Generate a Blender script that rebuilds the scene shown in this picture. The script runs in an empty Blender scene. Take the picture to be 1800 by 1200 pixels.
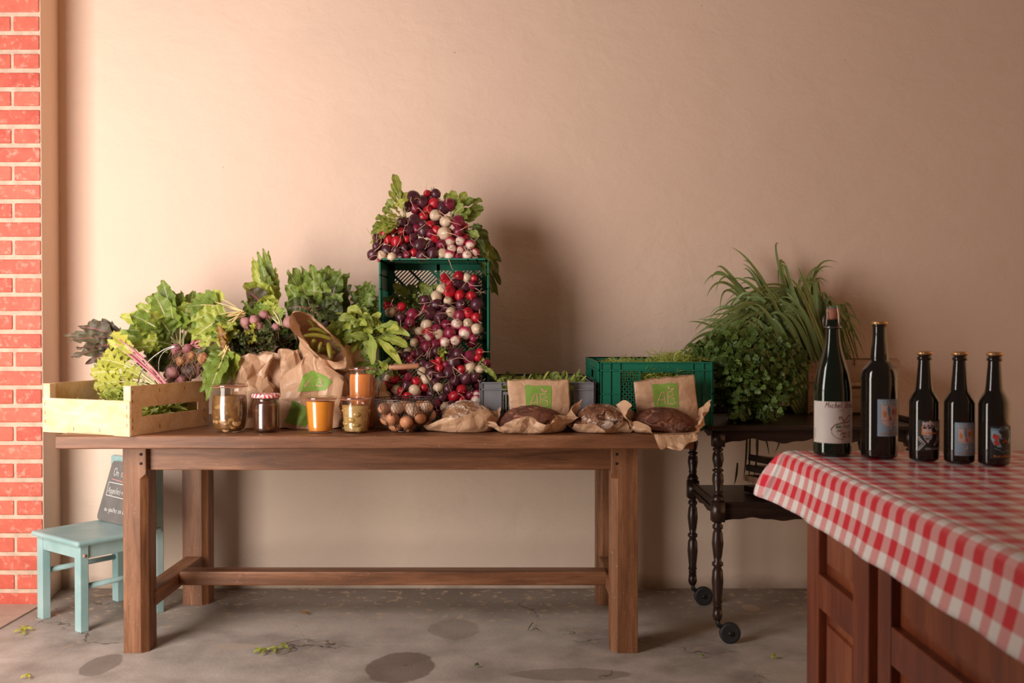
import bpy, math, random
from mathutils import Vector, Matrix, noise
PI = math.pi
rng = random.Random(7)
SC = bpy.context.scene
COL = SC.collection

# ------------------------------------------------------------------ camera, world, light, exposure
EYE = 1.134
PITCH = math.atan(25 / 1750)
cam_data = bpy.data.cameras.new('camera'); cam_data.lens = 35; cam_data.sensor_width = 36
cam = bpy.data.objects.new('camera', cam_data); COL.objects.link(cam)
cam.location = (0, 0, EYE); cam.rotation_euler = (PI / 2 - PITCH, 0, 0)
cam_data.clip_start = .05
cam_data.dof.use_dof = True; cam_data.dof.focus_distance = 3.55; cam_data.dof.aperture_fstop = 5
SC.camera = cam
SC.view_settings.view_transform = 'Standard'; SC.view_settings.look = 'None'
SC.view_settings.gamma = 1; SC.view_settings.use_curve_mapping = False
SC.view_settings.exposure = 0.0
SC.cycles.max_bounces = 8; SC.cycles.diffuse_bounces = 4; SC.cycles.transparent_max_bounces = 16
SC.cycles.sample_clamp_indirect = 6
world = bpy.data.worlds.new('World'); SC.world = world; world.use_nodes = True
bg = world.node_tree.nodes['Background']      # dim warm room bounce; orange glow from right added to brighten the pier return
_n = world.node_tree; _tc = _n.nodes.new('ShaderNodeTexCoord'); _s = _n.nodes.new('ShaderNodeSeparateXYZ'); _n.links.new(_tc.outputs['Generated'], _s.inputs[0])
_r = _n.nodes.new('ShaderNodeValToRGB'); _r.color_ramp.elements[0].position = .35; _r.color_ramp.elements[0].color = (.078, .061, .05, 1)
_r.color_ramp.elements[1].position = .8; _r.color_ramp.elements[1].color = (.17, .10, .064, 1); _e = _r.color_ramp.elements.new(1.); _e.color = (1.45, .78, .38, 1)
_m = _n.nodes.new('ShaderNodeMapRange'); _m.inputs[1].default_value = -1; _n.links.new(_s.outputs[0], _m.inputs[0]); _n.links.new(_m.outputs[0], _r.inputs[0])
_n.links.new(_r.outputs[0], bg.inputs[0]); bg.inputs[1].default_value = 1.

def area(name, loc, rot, sx, sy, power, col):
    l = bpy.data.lights.new(name, 'AREA'); l.shape = 'RECTANGLE'; l.size = sx; l.size_y = sy
    l.energy = power; l.color = col
    o = bpy.data.objects.new(name, l); COL.objects.link(o); o.location = loc; o.rotation_euler = rot
    return o
# daylight through the wide doorway on the left: sky above, sunlit garden below
area('daylight_sky', (-2.38, 1.5, 1.9), (PI / 2, 0, -math.radians(12)), 1.35, 1.3, 92, (1, .90, .86))
area('daylight_garden', (-2.38, 1.5, .62), (PI / 2, 0, -math.radians(12)), 1.35, 1.15, 62, (1, .89, .78))

def ray(px, py):
    d = Vector(((px - 900) / 1750, (600 - py) / 1750, -1))
    d.rotate(cam.rotation_euler)
    return d
def W(px, py, Y):
    d = ray(px, py); return cam.location + d * (Y / d.y)
def WZ(px, py, Z):
    d = ray(px, py); return cam.location + d * ((Z - EYE) / d.z)

# ------------------------------------------------------------------ mesh helpers
class M:
    def __init__(s): s.v = []; s.f = []; s.a = []; s.m = []
    def vert(s, p, a=(0, 0, 0)): s.v.append(tuple(p)); s.a.append(tuple(a)); return len(s.v) - 1
    def face(s, f, mi=0): s.f.append(tuple(f)); s.m.append(mi)
    def grid(s, rows, closed=False, mi=0):
        """rows of vertex indices"""
        for r0, r1 in zip(rows, rows[1:]):
            n = len(r0)
            for j in range(n if closed else n - 1):
                k = (j + 1) % n
                s.face((r0[j], r0[k], r1[k], r1[j]), mi)
    def box(s, x0, x1, y0, y1, z0, z1, T=None, a=(0, 0, 0), mi=0):
        b = len(s.v)
        for x, y, z in ((x0, y0, z0), (x1, y0, z0), (x1, y1, z0), (x0, y1, z0), (x0, y0, z1), (x1, y0, z1), (x1, y1, z1), (x0, y1, z1)):
            p = Vector((x, y, z)); p = T @ p if T else p
            s.vert(p, a)
        for f in ((3, 2, 1, 0), (4, 5, 6, 7), (0, 1, 5, 4), (1, 2, 6, 5), (2, 3, 7, 6), (3, 0, 4, 7)):
            s.face([b + i for i in f], mi)
    def bar(s, p, q, w, t, up=(0, 0, 1), a=(0, 0, 0), mi=0):
        p = Vector(p); q = Vector(q); d = (q - p); L = d.length; d.normalize(); u = Vector(up)
        sd = d.cross(u)
        if sd.length < 1e-4: sd = d.cross(Vector((1, 0, 0)))
        sd.normalize(); u = sd.cross(d)
        b = len(s.v)
        for o in (p, q):
            for x, y in ((-1, -1), (1, -1), (1, 1), (-1, 1)): s.vert(o + sd * x * w / 2 + u * y * t / 2, a)
        for f in ((0, 1, 2, 3), (7, 6, 5, 4), (0, 4, 5, 1), (1, 5, 6, 2), (2, 6, 7, 3), (3, 7, 4, 0)): s.face([b + i for i in f], mi)
    def tube(s, pts, r, n=6, cap=True, a=(0, 0, 0), mi=0, closed=False):
        pts = [Vector(p) for p in pts]; rows = []; N = len(pts)
        ref = Vector((.13, .37, .92)).normalized()
        for i, p in enumerate(pts):
            if closed: d = pts[(i + 1) % N] - pts[i - 1]
            else: d = pts[min(i + 1, N - 1)] - pts[max(i - 1, 0)]
            if d.length < 1e-9: d = Vector((0, 0, 1))
            d.normalize(); x = d.cross(ref)
            if x.length < .05: x = d.cross(Vector((1, 0, 0)))
            x.normalize(); y = d.cross(x); ref = -x.cross(d) if False else ref
            ri = r[i] if isinstance(r, (list, tuple)) else r
            rows.append([s.vert(p + (x * math.cos(k * 2 * PI / n) + y * math.sin(k * 2 * PI / n)) * ri, (k / n, i / max(1, N - 1), a[2])) for k in range(n)])
        if closed: rows.append(rows[0])
        s.grid(rows, True, mi)
        if cap and not closed:
            s.face(rows[0][::-1], mi); s.face(rows[-1], mi)
    def lathe(s, prof, n=28, c=(0, 0, 0), a=(0, 0, 0), mi=0, axis=None):
        rows = []
        L = 0
        for i, (r, z) in enumerate(prof):
            row = []
            for k in range(n):
                p = Vector((r * math.cos(k * 2 * PI / n), r * math.sin(k * 2 * PI / n), z))
                if axis: p = axis @ p
                row.append(s.vert(p + Vector(c), (k / n, i / (len(prof) - 1), a[2])))
            rows.append(row)
        s.grid(rows, True, mi)
        if prof[0][0] > 1e-5: s.face(rows[0][::-1], mi)
        if prof[-1][0] > 1e-5: s.face(rows[-1], mi)
    def ball(s, c, r, n=10, sc=(1, 1, 1), a=(0, 0, 0), mi=0):
        prof = [(r * math.sin(PI * i / n), -r * math.cos(PI * i / n)) for i in range(n + 1)]
        prof[0] = (1e-6, -r); prof[-1] = (1e-6, r)
        s.lathe(prof, n * 2, c, a, mi, Matrix.Diagonal(Vector(sc)))
    def build(s, name, off=(0, 0, 0), smooth=True):
        me = bpy.data.meshes.new(name)
        o = Vector(off)
        me.from_pydata([(Vector(p) - o)[:] for p in s.v], [], s.f)
        at = me.attributes.new('lc', 'FLOAT_VECTOR', 'POINT')
        flat = [c for t in s.a for c in t]
        at.data.foreach_set('vector', flat)
        me.polygons.foreach_set('material_index', s.m)
        me.polygons.foreach_set('use_smooth', [smooth] * len(s.f))
        me.update()
        return me

def tag(o, label=None, cat=None, group=None, kind=None):
    if label: o['label'] = label
    if cat: o['category'] = cat
    if group: o['group'] = group
    if kind: o['kind'] = kind
    return o
def mesh_obj(name, mb, mats, off=(0, 0, 0), smooth=True, bevel=0, weighted=False):
    me = mb.build(name, off, smooth) if isinstance(mb, M) else mb
    if not isinstance(mats, (list, tuple)): mats = [mats]
    if not me.materials:
        for m in mats: me.materials.append(m)
    o = bpy.data.objects.new(name, me); COL.objects.link(o)
    if bevel:
        b = o.modifiers.new('bevel', 'BEVEL'); b.width = bevel; b.segments = 2; b.limit_method = 'ANGLE'; b.angle_limit = .6
    return o
def struct(name, mb, mats, smooth=False, bevel=0):
    o = mesh_obj(name, mb, mats, (0, 0, 0), smooth, bevel); o['kind'] = 'structure'; return o
def centre_of(mb):
    xs = [p[0] for p in mb.v]; ys = [p[1] for p in mb.v]; zs = [p[2] for p in mb.v]
    return Vector(((min(xs) + max(xs)) / 2, (min(ys) + max(ys)) / 2, min(zs)))
def single(name, mb, mats, label, cat, group=None, smooth=True, bevel=0):
    c = centre_of(mb); o = mesh_obj(name, mb, mats, c, smooth, bevel); o.location = c
    return tag(o, label, cat, group)
class Thing:
    def __init__(s, name, label, cat, loc, group=None):
        s.loc = Vector(loc); s.o = bpy.data.objects.new(name, None); COL.objects.link(s.o)
        s.o.empty_display_size = .05; s.o.location = s.loc; tag(s.o, label, cat, group)
    def part(s, name, mb, mats, parent=None, smooth=True, bevel=0, label=None, kind=None):
        o = mesh_obj(name, mb, mats, s.loc, smooth, bevel)
        o.parent = parent or s.o
        if label: o['label'] = label
        if kind: o['kind'] = kind
        return o

# ------------------------------------------------------------------ materials
def newmat(name):
    m = bpy.data.materials.new(name); m.use_nodes = True
    nt = m.node_tree; return m, nt, nt.nodes['Principled BSDF']
def nd(nt, t, **k):
    n = nt.nodes.new(t)
    for a, b in k.items():
        if a.startswith('i_'): n.inputs[a[2:]].default_value = b
        else: setattr(n, a, b)
    return n
def mixc(nt, fac, a, b):
    n = nt.nodes.new('ShaderNodeMix'); n.data_type = 'RGBA'
    for s, v in ((0, fac), (6, a), (7, b)):
        if hasattr(v, 'links'): nt.links.new(v, n.inputs[s])
        elif isinstance(v, (int, float)): n.inputs[s].default_value = v
        else: n.inputs[s].default_value = (*v, 1)
    return n.outputs[2]
def mth(nt, op, a, b=0., c=None, clamp=False):
    n = nt.nodes.new('ShaderNodeMath'); n.operation = op; n.use_clamp = clamp
    for i, v in enumerate((a, b) if c is None else (a, b, c)):
        if hasattr(v, 'links'): nt.links.new(v, n.inputs[i])
        else: n.inputs[i].default_value = v
    return n.outputs[0]
def coords(nt, scale=(1, 1, 1), kind='Object'):
    tc = nt.nodes.new('ShaderNodeTexCoord'); mp = nt.nodes.new('ShaderNodeMapping')
    mp.inputs['Scale'].default_value = scale
    nt.links.new(tc.outputs[kind], mp.inputs[0]); return mp.outputs[0]
def noi(nt, vec, scale, detail=4, rough=.55, dist=0.):
    n = nt.nodes.new('ShaderNodeTexNoise'); n.inputs['Scale'].default_value = scale; n.inputs['Detail'].default_value = detail
    n.inputs['Roughness'].default_value = rough; n.inputs['Distortion'].default_value = dist
    nt.links.new(vec, n.inputs['Vector']); return n.outputs['Fac']
def ramp(nt, fac, stops):
    n = nt.nodes.new('ShaderNodeValToRGB'); r = n.color_ramp
    while len(r.elements) < len(stops): r.elements.new(.5)
    for e, (p, c) in zip(r.elements, stops): e.position = p; e.color = (*c, 1) if len(c) == 3 else c
    nt.links.new(fac, n.inputs[0]); return n.outputs[0]
def step(nt, v, lo, hi):
    n = nt.nodes.new('ShaderNodeMapRange'); n.inputs[1].default_value = lo; n.inputs[2].default_value = hi; n.clamp = True
    nt.links.new(v, n.inputs[0]); return n.outputs[0]
def bump(nt, p, h, strength=.3, dist=.01):
    b = nt.nodes.new('ShaderNodeBump'); b.inputs['Strength'].default_value = strength; b.inputs['Distance'].default_value = dist
    nt.links.new(h, b.inputs['Height']); nt.links.new(b.outputs[0], p.inputs['Normal']); return b
def simple(name, c, rough=.6, metal=0., c2=None, nscale=20., bstr=0., bscale=80., spec=.5, coat=0., stretch=(1, 1, 1)):
    m, nt, p = newmat(name)
    p.inputs['Roughness'].default_value = rough; p.inputs['Metallic'].default_value = metal
    p.inputs['Specular IOR Level'].default_value = spec; p.inputs['Coat Weight'].default_value = coat
    v = coords(nt, stretch)
    if c2 is None: c2 = tuple(x * .8 for x in c)
    nt.links.new(mixc(nt, step(nt, noi(nt, v, nscale), .35, .65), c, c2), p.inputs['Base Color'])
    if bstr: bump(nt, p, noi(nt, v, bscale, 3), bstr, .004)
    return m
def wood(name, c1, c2, c3, axis=0, rough=.5, scale=1., wear=0., spec=.4):
    m, nt, p = newmat(name); p.inputs['Roughness'].default_value = rough; p.inputs['Specular IOR Level'].default_value = spec
    sc = [14 * scale] * 3; sc[axis] = 1.1 * scale
    v = coords(nt, tuple(sc))
    n1 = noi(nt, v, 1.6, 5, .6, .6); n2 = noi(nt, v, 9, 4, .7, .2)
    col = ramp(nt, n1, [(.28, c1), (.5, c2), (.72, c3)])
    col = mixc(nt, mth(nt, 'MULTIPLY', step(nt, n2, .48, .7), .6), col, c1)
    vk = coords(nt, (1, 1, 1))
    kn = noi(nt, vk, 5 * scale, 2)
    col = mixc(nt, mth(nt, 'MULTIPLY', step(nt, kn, .62, .75), .5), col, c1)
    if wear:
        wn = noi(nt, vk, 160, 2, .6); wn2 = noi(nt, vk, 9, 2)
        col = mixc(nt, mth(nt, 'MULTIPLY', mth(nt, 'MULTIPLY', step(nt, wn, .66, .72), step(nt, wn2, .45, .6)), wear), col, (.62, .5, .4))
    nt.links.new(col, p.inputs['Base Color'])
    bump(nt, p, mth(nt, 'ADD', n2, mth(nt, 'MULTIPLY', n1, .5)), .35, .002)
    return m
def leafmat(name, c1, c2, rib=(.6, .62, .3), ribw=.05, trans=.35, rough=.42, vein=.35, edge=None, spec=.45):
    m, nt, p = newmat(name); p.inputs['Roughness'].default_value = rough; p.inputs['Specular IOR Level'].default_value = spec
    at = nd(nt, 'ShaderNodeAttribute', attribute_name='lc')
    sp = nt.nodes.new('ShaderNodeSeparateXYZ'); nt.links.new(at.outputs['Vector'], sp.inputs[0])
    u, v, r = sp.outputs
    d = mth(nt, 'ABSOLUTE', mth(nt, 'SUBTRACT', u, .5))
    oc = coords(nt)
    n = noi(nt, oc, 28, 4)
    f = mth(nt, 'ADD', mth(nt, 'MULTIPLY', r, .75), mth(nt, 'MULTIPLY', mth(nt, 'SUBTRACT', n, .5), 1.1), clamp=True)
    col = mixc(nt, f, c1, c2)
    if edge: col = mixc(nt, mth(nt, 'MULTIPLY', step(nt, d, .3, .5), step(nt, r, .5, .9)), col, edge)
    # side veins
    vv = mth(nt, 'SINE', mth(nt, 'MULTIPLY', mth(nt, 'SUBTRACT', v, mth(nt, 'MULTIPLY', d, .55)), 50.))
    vf = mth(nt, 'MULTIPLY', step(nt, vv, .86, 1.), vein)
    col = mixc(nt, vf, col, rib)
    rf = step(nt, mth(nt, 'MULTIPLY', d, -1.), -ribw, -ribw * .4)
    col = mixc(nt, rf, col, rib)
    nt.links.new(col, p.inputs['Base Color'])
    bump(nt, p, mth(nt, 'ADD', mth(nt, 'MULTIPLY', vf, -1.), noi(nt, oc, 90, 2)), .35, .003)
    tr = nt.nodes.new('ShaderNodeBsdfTranslucent'); nt.links.new(col, tr.inputs[0])
    mx = nt.nodes.new('ShaderNodeMixShader'); mx.inputs[0].default_value = trans
    nt.links.new(p.outputs[0], mx.inputs[1]); nt.links.new(tr.outputs[0], mx.inputs[2])
    nt.links.new(mx.outputs[0], nt.nodes['Material Output'].inputs[0])
    return m
def glassmat(name, tint=(1, 1, 1), base=.06):
    m = bpy.data.materials.new(name); m.use_nodes = True; nt = m.node_tree
    nt.nodes.remove(nt.nodes['Principled BSDF'])
    t = nt.nodes.new('ShaderNodeBsdfTransparent'); t.inputs[0].default_value = (*tint, 1)
    g = nt.nodes.new('ShaderNodeBsdfGlossy'); g.inputs['Roughness'].default_value = .03
    lw = nt.nodes.new('ShaderNodeLayerWeight'); lw.inputs[0].default_value = .35
    f = mth(nt, 'ADD', mth(nt, 'MULTIPLY', mth(nt, 'POWER', lw.outputs['Facing'], 3.), .6), base, clamp=True)
    mx = nt.nodes.new('ShaderNodeMixShader'); nt.links.new(f, mx.inputs[0])
    nt.links.new(t.outputs[0], mx.inputs[1]); nt.links.new(g.outputs[0], mx.inputs[2])
    nt.links.new(mx.outputs[0], nt.nodes['Material Output'].inputs[0])
    return m
def flat(name, c, rough=.6): return simple(name, c, rough, c2=tuple(x * .93 for x in c))

# wall plaster
m, nt, p = newmat('plaster'); MAT_WALL = m
p.inputs['Roughness'].default_value = .78; p.inputs['Specular IOR Level'].default_value = .25
v = coords(nt); tcz = nt.nodes.new('ShaderNodeSeparateXYZ'); nt.links.new(v, tcz.inputs[0])
big = noi(nt, v, 1.1, 3); mid = noi(nt, v, 5, 5); fine = noi(nt, v, 60, 3)
col = mixc(nt, step(nt, big, .35, .65), (.76, .565, .45), (.73, .54, .43))
col = mixc(nt, mth(nt, 'MULTIPLY', step(nt, mid, .45, .75), .35), col, (.70, .52, .41))
low = step(nt, mth(nt, 'ADD', tcz.outputs[2], mth(nt, 'MULTIPLY', big, .3)), 1.0, .55)
col = mixc(nt, mth(nt, 'MULTIPLY', low, .75), col, (.70, .59, .49))
dirt = mth(nt, 'MULTIPLY', step(nt, mth(nt, 'ADD', tcz.outputs[2], mth(nt, 'MULTIPLY', mid, .10)), .11, .04), .8)
col = mixc(nt, dirt, col, (.26, .19, .14))
sp = mth(nt, 'MULTIPLY', step(nt, noi(nt, v, 26, 1), .80, .82), .6)
col = mixc(nt, sp, col, (.2, .13, .08))
nt.links.new(col, p.inputs['Base Color'])
vt = coords(nt, (1, 1, 1.6))
h = mth(nt, 'ADD', mth(nt, 'MULTIPLY', noi(nt, vt, 6, 5, .55, .3), 1.), mth(nt, 'MULTIPLY', fine, .12))
bump(nt, p, h, .5, .016)
# floor concrete
m, nt, p = newmat('concrete'); MAT_FLOOR = m
p.inputs['Roughness'].default_value = .62
v = coords(nt); big = noi(nt, v, 1.6, 4); mid = noi(nt, v, 6, 5); 
col = ramp(nt, mid, [(.3, (.30, .26, .23)), (.5, (.42, .37, .33)), (.72, (.54, .48, .43))])
col = mixc(nt, mth(nt, 'MULTIPLY', step(nt, big, .52, .62), .45), col, (.15, .12, .10))
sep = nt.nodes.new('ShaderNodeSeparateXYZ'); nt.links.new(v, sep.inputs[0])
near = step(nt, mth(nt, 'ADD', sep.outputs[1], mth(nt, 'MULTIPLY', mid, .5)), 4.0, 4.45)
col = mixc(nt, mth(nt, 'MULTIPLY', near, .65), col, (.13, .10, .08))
spk = mth(nt, 'MULTIPLY', step(nt, noi(nt, v, 22, 3), .585, .62), step(nt, mth(nt, 'ADD', sep.outputs[1], mth(nt, 'MULTIPLY', big, .8)), 3.7, 4.3))
col = mixc(nt, mth(nt, 'MULTIPLY', spk, .8), col, (.50, .38, .27))
spk2 = step(nt, noi(nt, v, 48, 1), .74, .77)
col = mixc(nt, mth(nt, 'MULTIPLY', spk2, .5), col, (.6, .5, .4))
def stain(px, py, rx, ry, col, c, k):
    q = WZ(px, py, 0)
    dx = mth(nt, 'DIVIDE', mth(nt, 'SUBTRACT', sep.outputs[0], q.x), rx); dy = mth(nt, 'DIVIDE', mth(nt, 'SUBTRACT', sep.outputs[1], q.y), ry)
    r2 = mth(nt, 'ADD', mth(nt, 'MULTIPLY', dx, dx), mth(nt, 'MULTIPLY', dy, dy))
    r2 = mth(nt, 'ADD', r2, mth(nt, 'MULTIPLY', mth(nt, 'SUBTRACT', mid, .5), 1.2))
    return mixc(nt, mth(nt, 'MULTIPLY', step(nt, r2, 1.05, .9), k), col, c)
col = stain(705, 1172, .115, .15, col, (.13, .085, .06), .7)
col = stain(178, 1168, .06, .11, col, (.17, .14, .12), .65)
col = stain(800, 1105, .10, .12, col, (.16, .12, .09), .4)
col = stain(1010, 1185, .2, .06, col, (.15, .11, .09), .5)
col = stain(415, 1136, .07, .035, col, (.5, .40, .31), .5)
col = stain(1320, 1068, .035, .05, col, (.52, .40, .30), .7)
col = stain(1395, 1180, .12, .10, col, (.5, .43, .36), .6)
cr = nd(nt, 'ShaderNodeTexVoronoi', feature='DISTANCE_TO_EDGE'); cr.inputs['Scale'].default_value = 1.3
nz = nt.nodes.new('ShaderNodeTexNoise'); nz.inputs['Scale'].default_value = 7; nz.inputs['Detail'].default_value = 5; nt.links.new(v, nz.inputs['Vector'])
va = nt.nodes.new('ShaderNodeVectorMath'); va.operation = 'MULTIPLY_ADD'; va.inputs[1].default_value = (.35, .35, .35)
nt.links.new(nz.outputs['Color'], va.inputs[0]); nt.links.new(v, va.inputs[2]); nt.links.new(va.outputs[0], cr.inputs['Vector'])
ck = mth(nt, 'MULTIPLY', step(nt, cr.outputs['Distance'], .008, .002), step(nt, big, .5, .56))
col = mixc(nt, mth(nt, 'MULTIPLY', ck, .8), col, (.06, .045, .035))
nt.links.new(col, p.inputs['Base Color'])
bump(nt, p, mth(nt, 'SUBTRACT', mth(nt, 'ADD', mid, mth(nt, 'MULTIPLY', noi(nt, v, 70, 3), .4)), ck), .35, .006)

MAT_BRICK = simple('painted_brick', (.52, .085, .048), .6, c2=(.42, .05, .028), nscale=14, bstr=.5, bscale=60)
_nt = MAT_BRICK.node_tree; _p = _nt.nodes['Principled BSDF']; _l = _p.inputs['Base Color'].links[0].from_socket
_at = nd(_nt, 'ShaderNodeAttribute', attribute_name='lc'); _sp = _nt.nodes.new('ShaderNodeSeparateXYZ'); _nt.links.new(_at.outputs['Vector'], _sp.inputs[0])
_c = mixc(_nt, mth(_nt, 'MULTIPLY', _sp.outputs[2], .45), _l, (.64, .18, .11)); _c = mixc(_nt, mth(_nt, 'MULTIPLY', step(_nt, noi(_nt, coords(_nt), 40, 5, .7), .54, .66), .5), _c, (.70, .38, .28)); _nt.links.new(_c, _p.inputs['Base Color'])
MAT_MORTAR = simple('mortar', (.60, .44, .33), .8, c2=(.45, .33, .25), nscale=25, bstr=.5, bscale=90)
MAT_TABLE = wood('oak_table_wood', (.080, .030, .013), (.180, .072, .031), (.30, .135, .066), 0, .45, 1., .35)
MAT_TABLEV = wood('oak_leg_wood', (.085, .032, .013), (.190, .076, .031), (.30, .135, .064), 2, .48, 1., .5)
MAT_TABLEY = wood('oak_rail_wood', (.09, .035, .015), (.195, .08, .034), (.32, .15, .075), 1, .5, 1., .3)
MAT_DARK = wood('dark_stained_wood', (.012, .006, .005), (.022, .011, .008), (.036, .018, .012), 0, .32, 1.)
MAT_DARKV = wood('dark_turned_wood', (.013, .006, .005), (.024, .011, .008), (.04, .019, .013), 2, .28, 1.)
MAT_RED = wood('mahogany', (.085, .018, .009), (.155, .034, .014), (.225, .058, .022), 2, .33, 1.)
MAT_REDP = wood('mahogany_panel', (.10, .022, .009), (.19, .045, .016), (.28, .08, .028), 2, .3, .6)
MAT_PINE = wood('pale_poplar', (.64, .38, .19), (.78, .53, .31), (.84, .62, .42), 0, .6, 1.)
MAT_PINE2 = wood('aged_poplar', (.32, .17, .09), (.43, .25, .15), (.50, .32, .20), 0, .65, 1.)
MAT_TEAL = simple('teal_paint', (.38, .53, .53), .42, c2=(.25, .42, .42), nscale=6, bstr=.15, bscale=40)
MAT_SLATE = simple('slate', (.15, .14, .135), .6, c2=(.19, .18, .17), nscale=14)
MAT_CHALK = flat('chalk_white', (.75, .74, .72)); MAT_CHALKR = flat('chalk_pink', (.75, .3, .28))
MAT_GREENP = simple('green_plastic', (.010, .16, .095), .38, c2=(.008, .135, .08), nscale=8)
MAT_GREYP = simple('grey_plastic', (.185, .185, .20), .42, c2=(.16, .16, .175), nscale=8)
MAT_GREYD = simple('dark_grey_plastic', (.07, .065, .07), .5)
MAT_WIRE = simple('galvanised_wire', (.12, .10, .09), .4, .8)
MAT_STEEL = simple('steel', (.45, .43, .42), .3, 1.)
MAT_IRON = simple('blackened_iron', (.02, .018, .018), .5, .5)
MAT_RUBBER = simple('rubber', (.015, .015, .015), .6)
MAT_COPPER = simple('brown_pot', (.10, .055, .04), .35, .2)
def papermat(name, c, c2):
    m, nt, p = newmat(name); p.inputs['Roughness'].default_value = .4; p.inputs['Specular IOR Level'].default_value = .5
    v = coords(nt); vs = coords(nt, (60, 60, 3))
    col = mixc(nt, step(nt, noi(nt, vs, 3, 3), .3, .7), c, c2)
    nt.links.new(col, p.inputs['Base Color'])
    vo = nd(nt, 'ShaderNodeTexVoronoi', feature='DISTANCE_TO_EDGE'); vo.inputs['Scale'].default_value = 16
    nz = nt.nodes.new('ShaderNodeTexNoise'); nz.inputs['Scale'].default_value = 10; nt.links.new(v, nz.inputs['Vector'])
    va = nt.nodes.new('ShaderNodeVectorMath'); va.operation = 'MULTIPLY_ADD'; va.inputs[1].default_value = (.12, .12, .12)
    nt.links.new(nz.outputs['Color'], va.inputs[0]); nt.links.new(v, va.inputs[2]); nt.links.new(va.outputs[0], vo.inputs['Vector'])
    bump(nt, p, mth(nt, 'ADD', step(nt, vo.outputs['Distance'], 0., .25), noi(nt, v, 24, 3)), .3, .006)
    tr = nt.nodes.new('ShaderNodeBsdfTranslucent'); nt.links.new(col, tr.inputs[0])
    mx = nt.nodes.new('ShaderNodeMixShader'); mx.inputs[0].default_value = .14
    nt.links.new(p.outputs[0], mx.inputs[1]); nt.links.new(tr.outputs[0], mx.inputs[2])
    nt.links.new(mx.outputs[0], nt.nodes['Material Output'].inputs[0])
    return m
MAT_PAPER = papermat('kraft_paper', (.64, .40, .25), (.57, .35, .21))
MAT_INK = simple('green_ink', (.20, .34, .045), .6, c2=(.17, .30, .04))
MAT_INKP = simple('pale_green_ink', (.30, .30, .09), .6)
# gingham oilcloth
m, nt, p = newmat('gingham_oilcloth'); MAT_GING = m
p.inputs['Roughness'].default_value = .28; p.inputs['Specular IOR Level'].default_value = .5
def gingham(nt, cell):
    at = nd(nt, 'ShaderNodeAttribute', attribute_name='lc'); s = nt.nodes.new('ShaderNodeSeparateXYZ'); nt.links.new(at.outputs['Vector'], s.inputs[0])
    out = []
    for o in s.outputs[:2]:
        fr = mth(nt, 'FRACT', mth(nt, 'ADD', mth(nt, 'DIVIDE', o, cell * 2), 50.))
        out.append(mth(nt, 'SUBTRACT', step(nt, fr, .0, .03), step(nt, fr, .5, .53)))
    sm = mth(nt, 'ADD', out[0], out[1])
    c = mixc(nt, step(nt, sm, 0, 1), (.86, .83, .80), (.76, .36, .36))
    return mixc(nt, step(nt, sm, 1, 2), c, (.70, .022, .05))
nt.links.new(gingham(nt, .0275), p.inputs['Base Color'])
bump(nt, p, noi(nt, coords(nt), 14, 2), .12, .01)
m, nt, p = newmat('gingham_lid'); MAT_GLID = m
nt.links.new(gingham(nt, .0065), p.inputs['Base Color']); p.inputs['Roughness'].default_value = .35

LEAF = dict(
    bright=leafmat('bright_leaf', (.50, .54, .08), (.29, .38, .045), (.74, .72, .36)),
    mid=leafmat('green_leaf', (.26, .36, .05), (.11, .18, .025), (.5, .5, .25)),
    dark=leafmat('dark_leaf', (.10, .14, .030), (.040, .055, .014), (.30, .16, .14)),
    purple=leafmat('purple_tinged_leaf', (.16, .16, .08), (.07, .045, .035), (.42, .14, .16)),
    yellow=leafmat('yellowing_leaf', (.62, .58, .09), (.42, .48, .06), (.80, .74, .42)),
    lamb=leafmat('spinach_leaf', (.38, .46, .10), (.20, .29, .045), (.50, .56, .26), vein=.2),
    radish=leafmat('radish_leaf', (.32, .39, .06), (.15, .21, .03), (.50, .50, .24)),
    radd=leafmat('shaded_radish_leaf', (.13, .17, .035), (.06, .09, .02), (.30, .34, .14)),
    herb=leafmat('herb_leaf', (.17, .26, .055), (.055, .10, .02), (.10, .17, .05), vein=.0, ribw=.01),
    frise=leafmat('frisee_leaf', (.50, .54, .10), (.28, .38, .06), (.62, .62, .3), vein=0),
    leek=leafmat('leek_leaf', (.24, .32, .11), (.10, .16, .038), (.26, .34, .15), vein=0., ribw=.10, trans=.25, edge=(.5, .42, .1)),
    brown=leafmat('withered_leaf', (.40, .22, .05), (.18, .10, .03), (.45, .3, .1)))
STEM = dict(
    pale=simple('pale_stem', (.66, .60, .34), .4, c2=(.52, .52, .24)),
    yellow=simple('yellow_stem', (.75, .62, .30), .4, c2=(.70, .52, .22)),
    pink=simple('pink_stem', (.55, .07, .16), .4, c2=(.62, .35, .30)),
    red=simple('dark_red_stem', (.30, .05, .07), .4, c2=(.34, .18, .10)),
    green=simple('green_stem', (.22, .30, .08), .45, c2=(.16, .24, .06)),
    leek=simple('leek_stem', (.42, .44, .17), .4, c2=(.28, .36, .12)))
# ------------------------------------------------------------------ the setting
WALLY = 4.31
b = M()
n1, n2 = 2, 2
b.box(-3.2, 3.6, WALLY, WALLY + .25, -.1, 3.0)
wall_back = struct('wall_back', b, MAT_WALL)
b = M(); b.box(-3.2, 3.6, -2.5, WALLY + .25, -.12, 0)
struct('floor', b, MAT_FLOOR)
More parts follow.
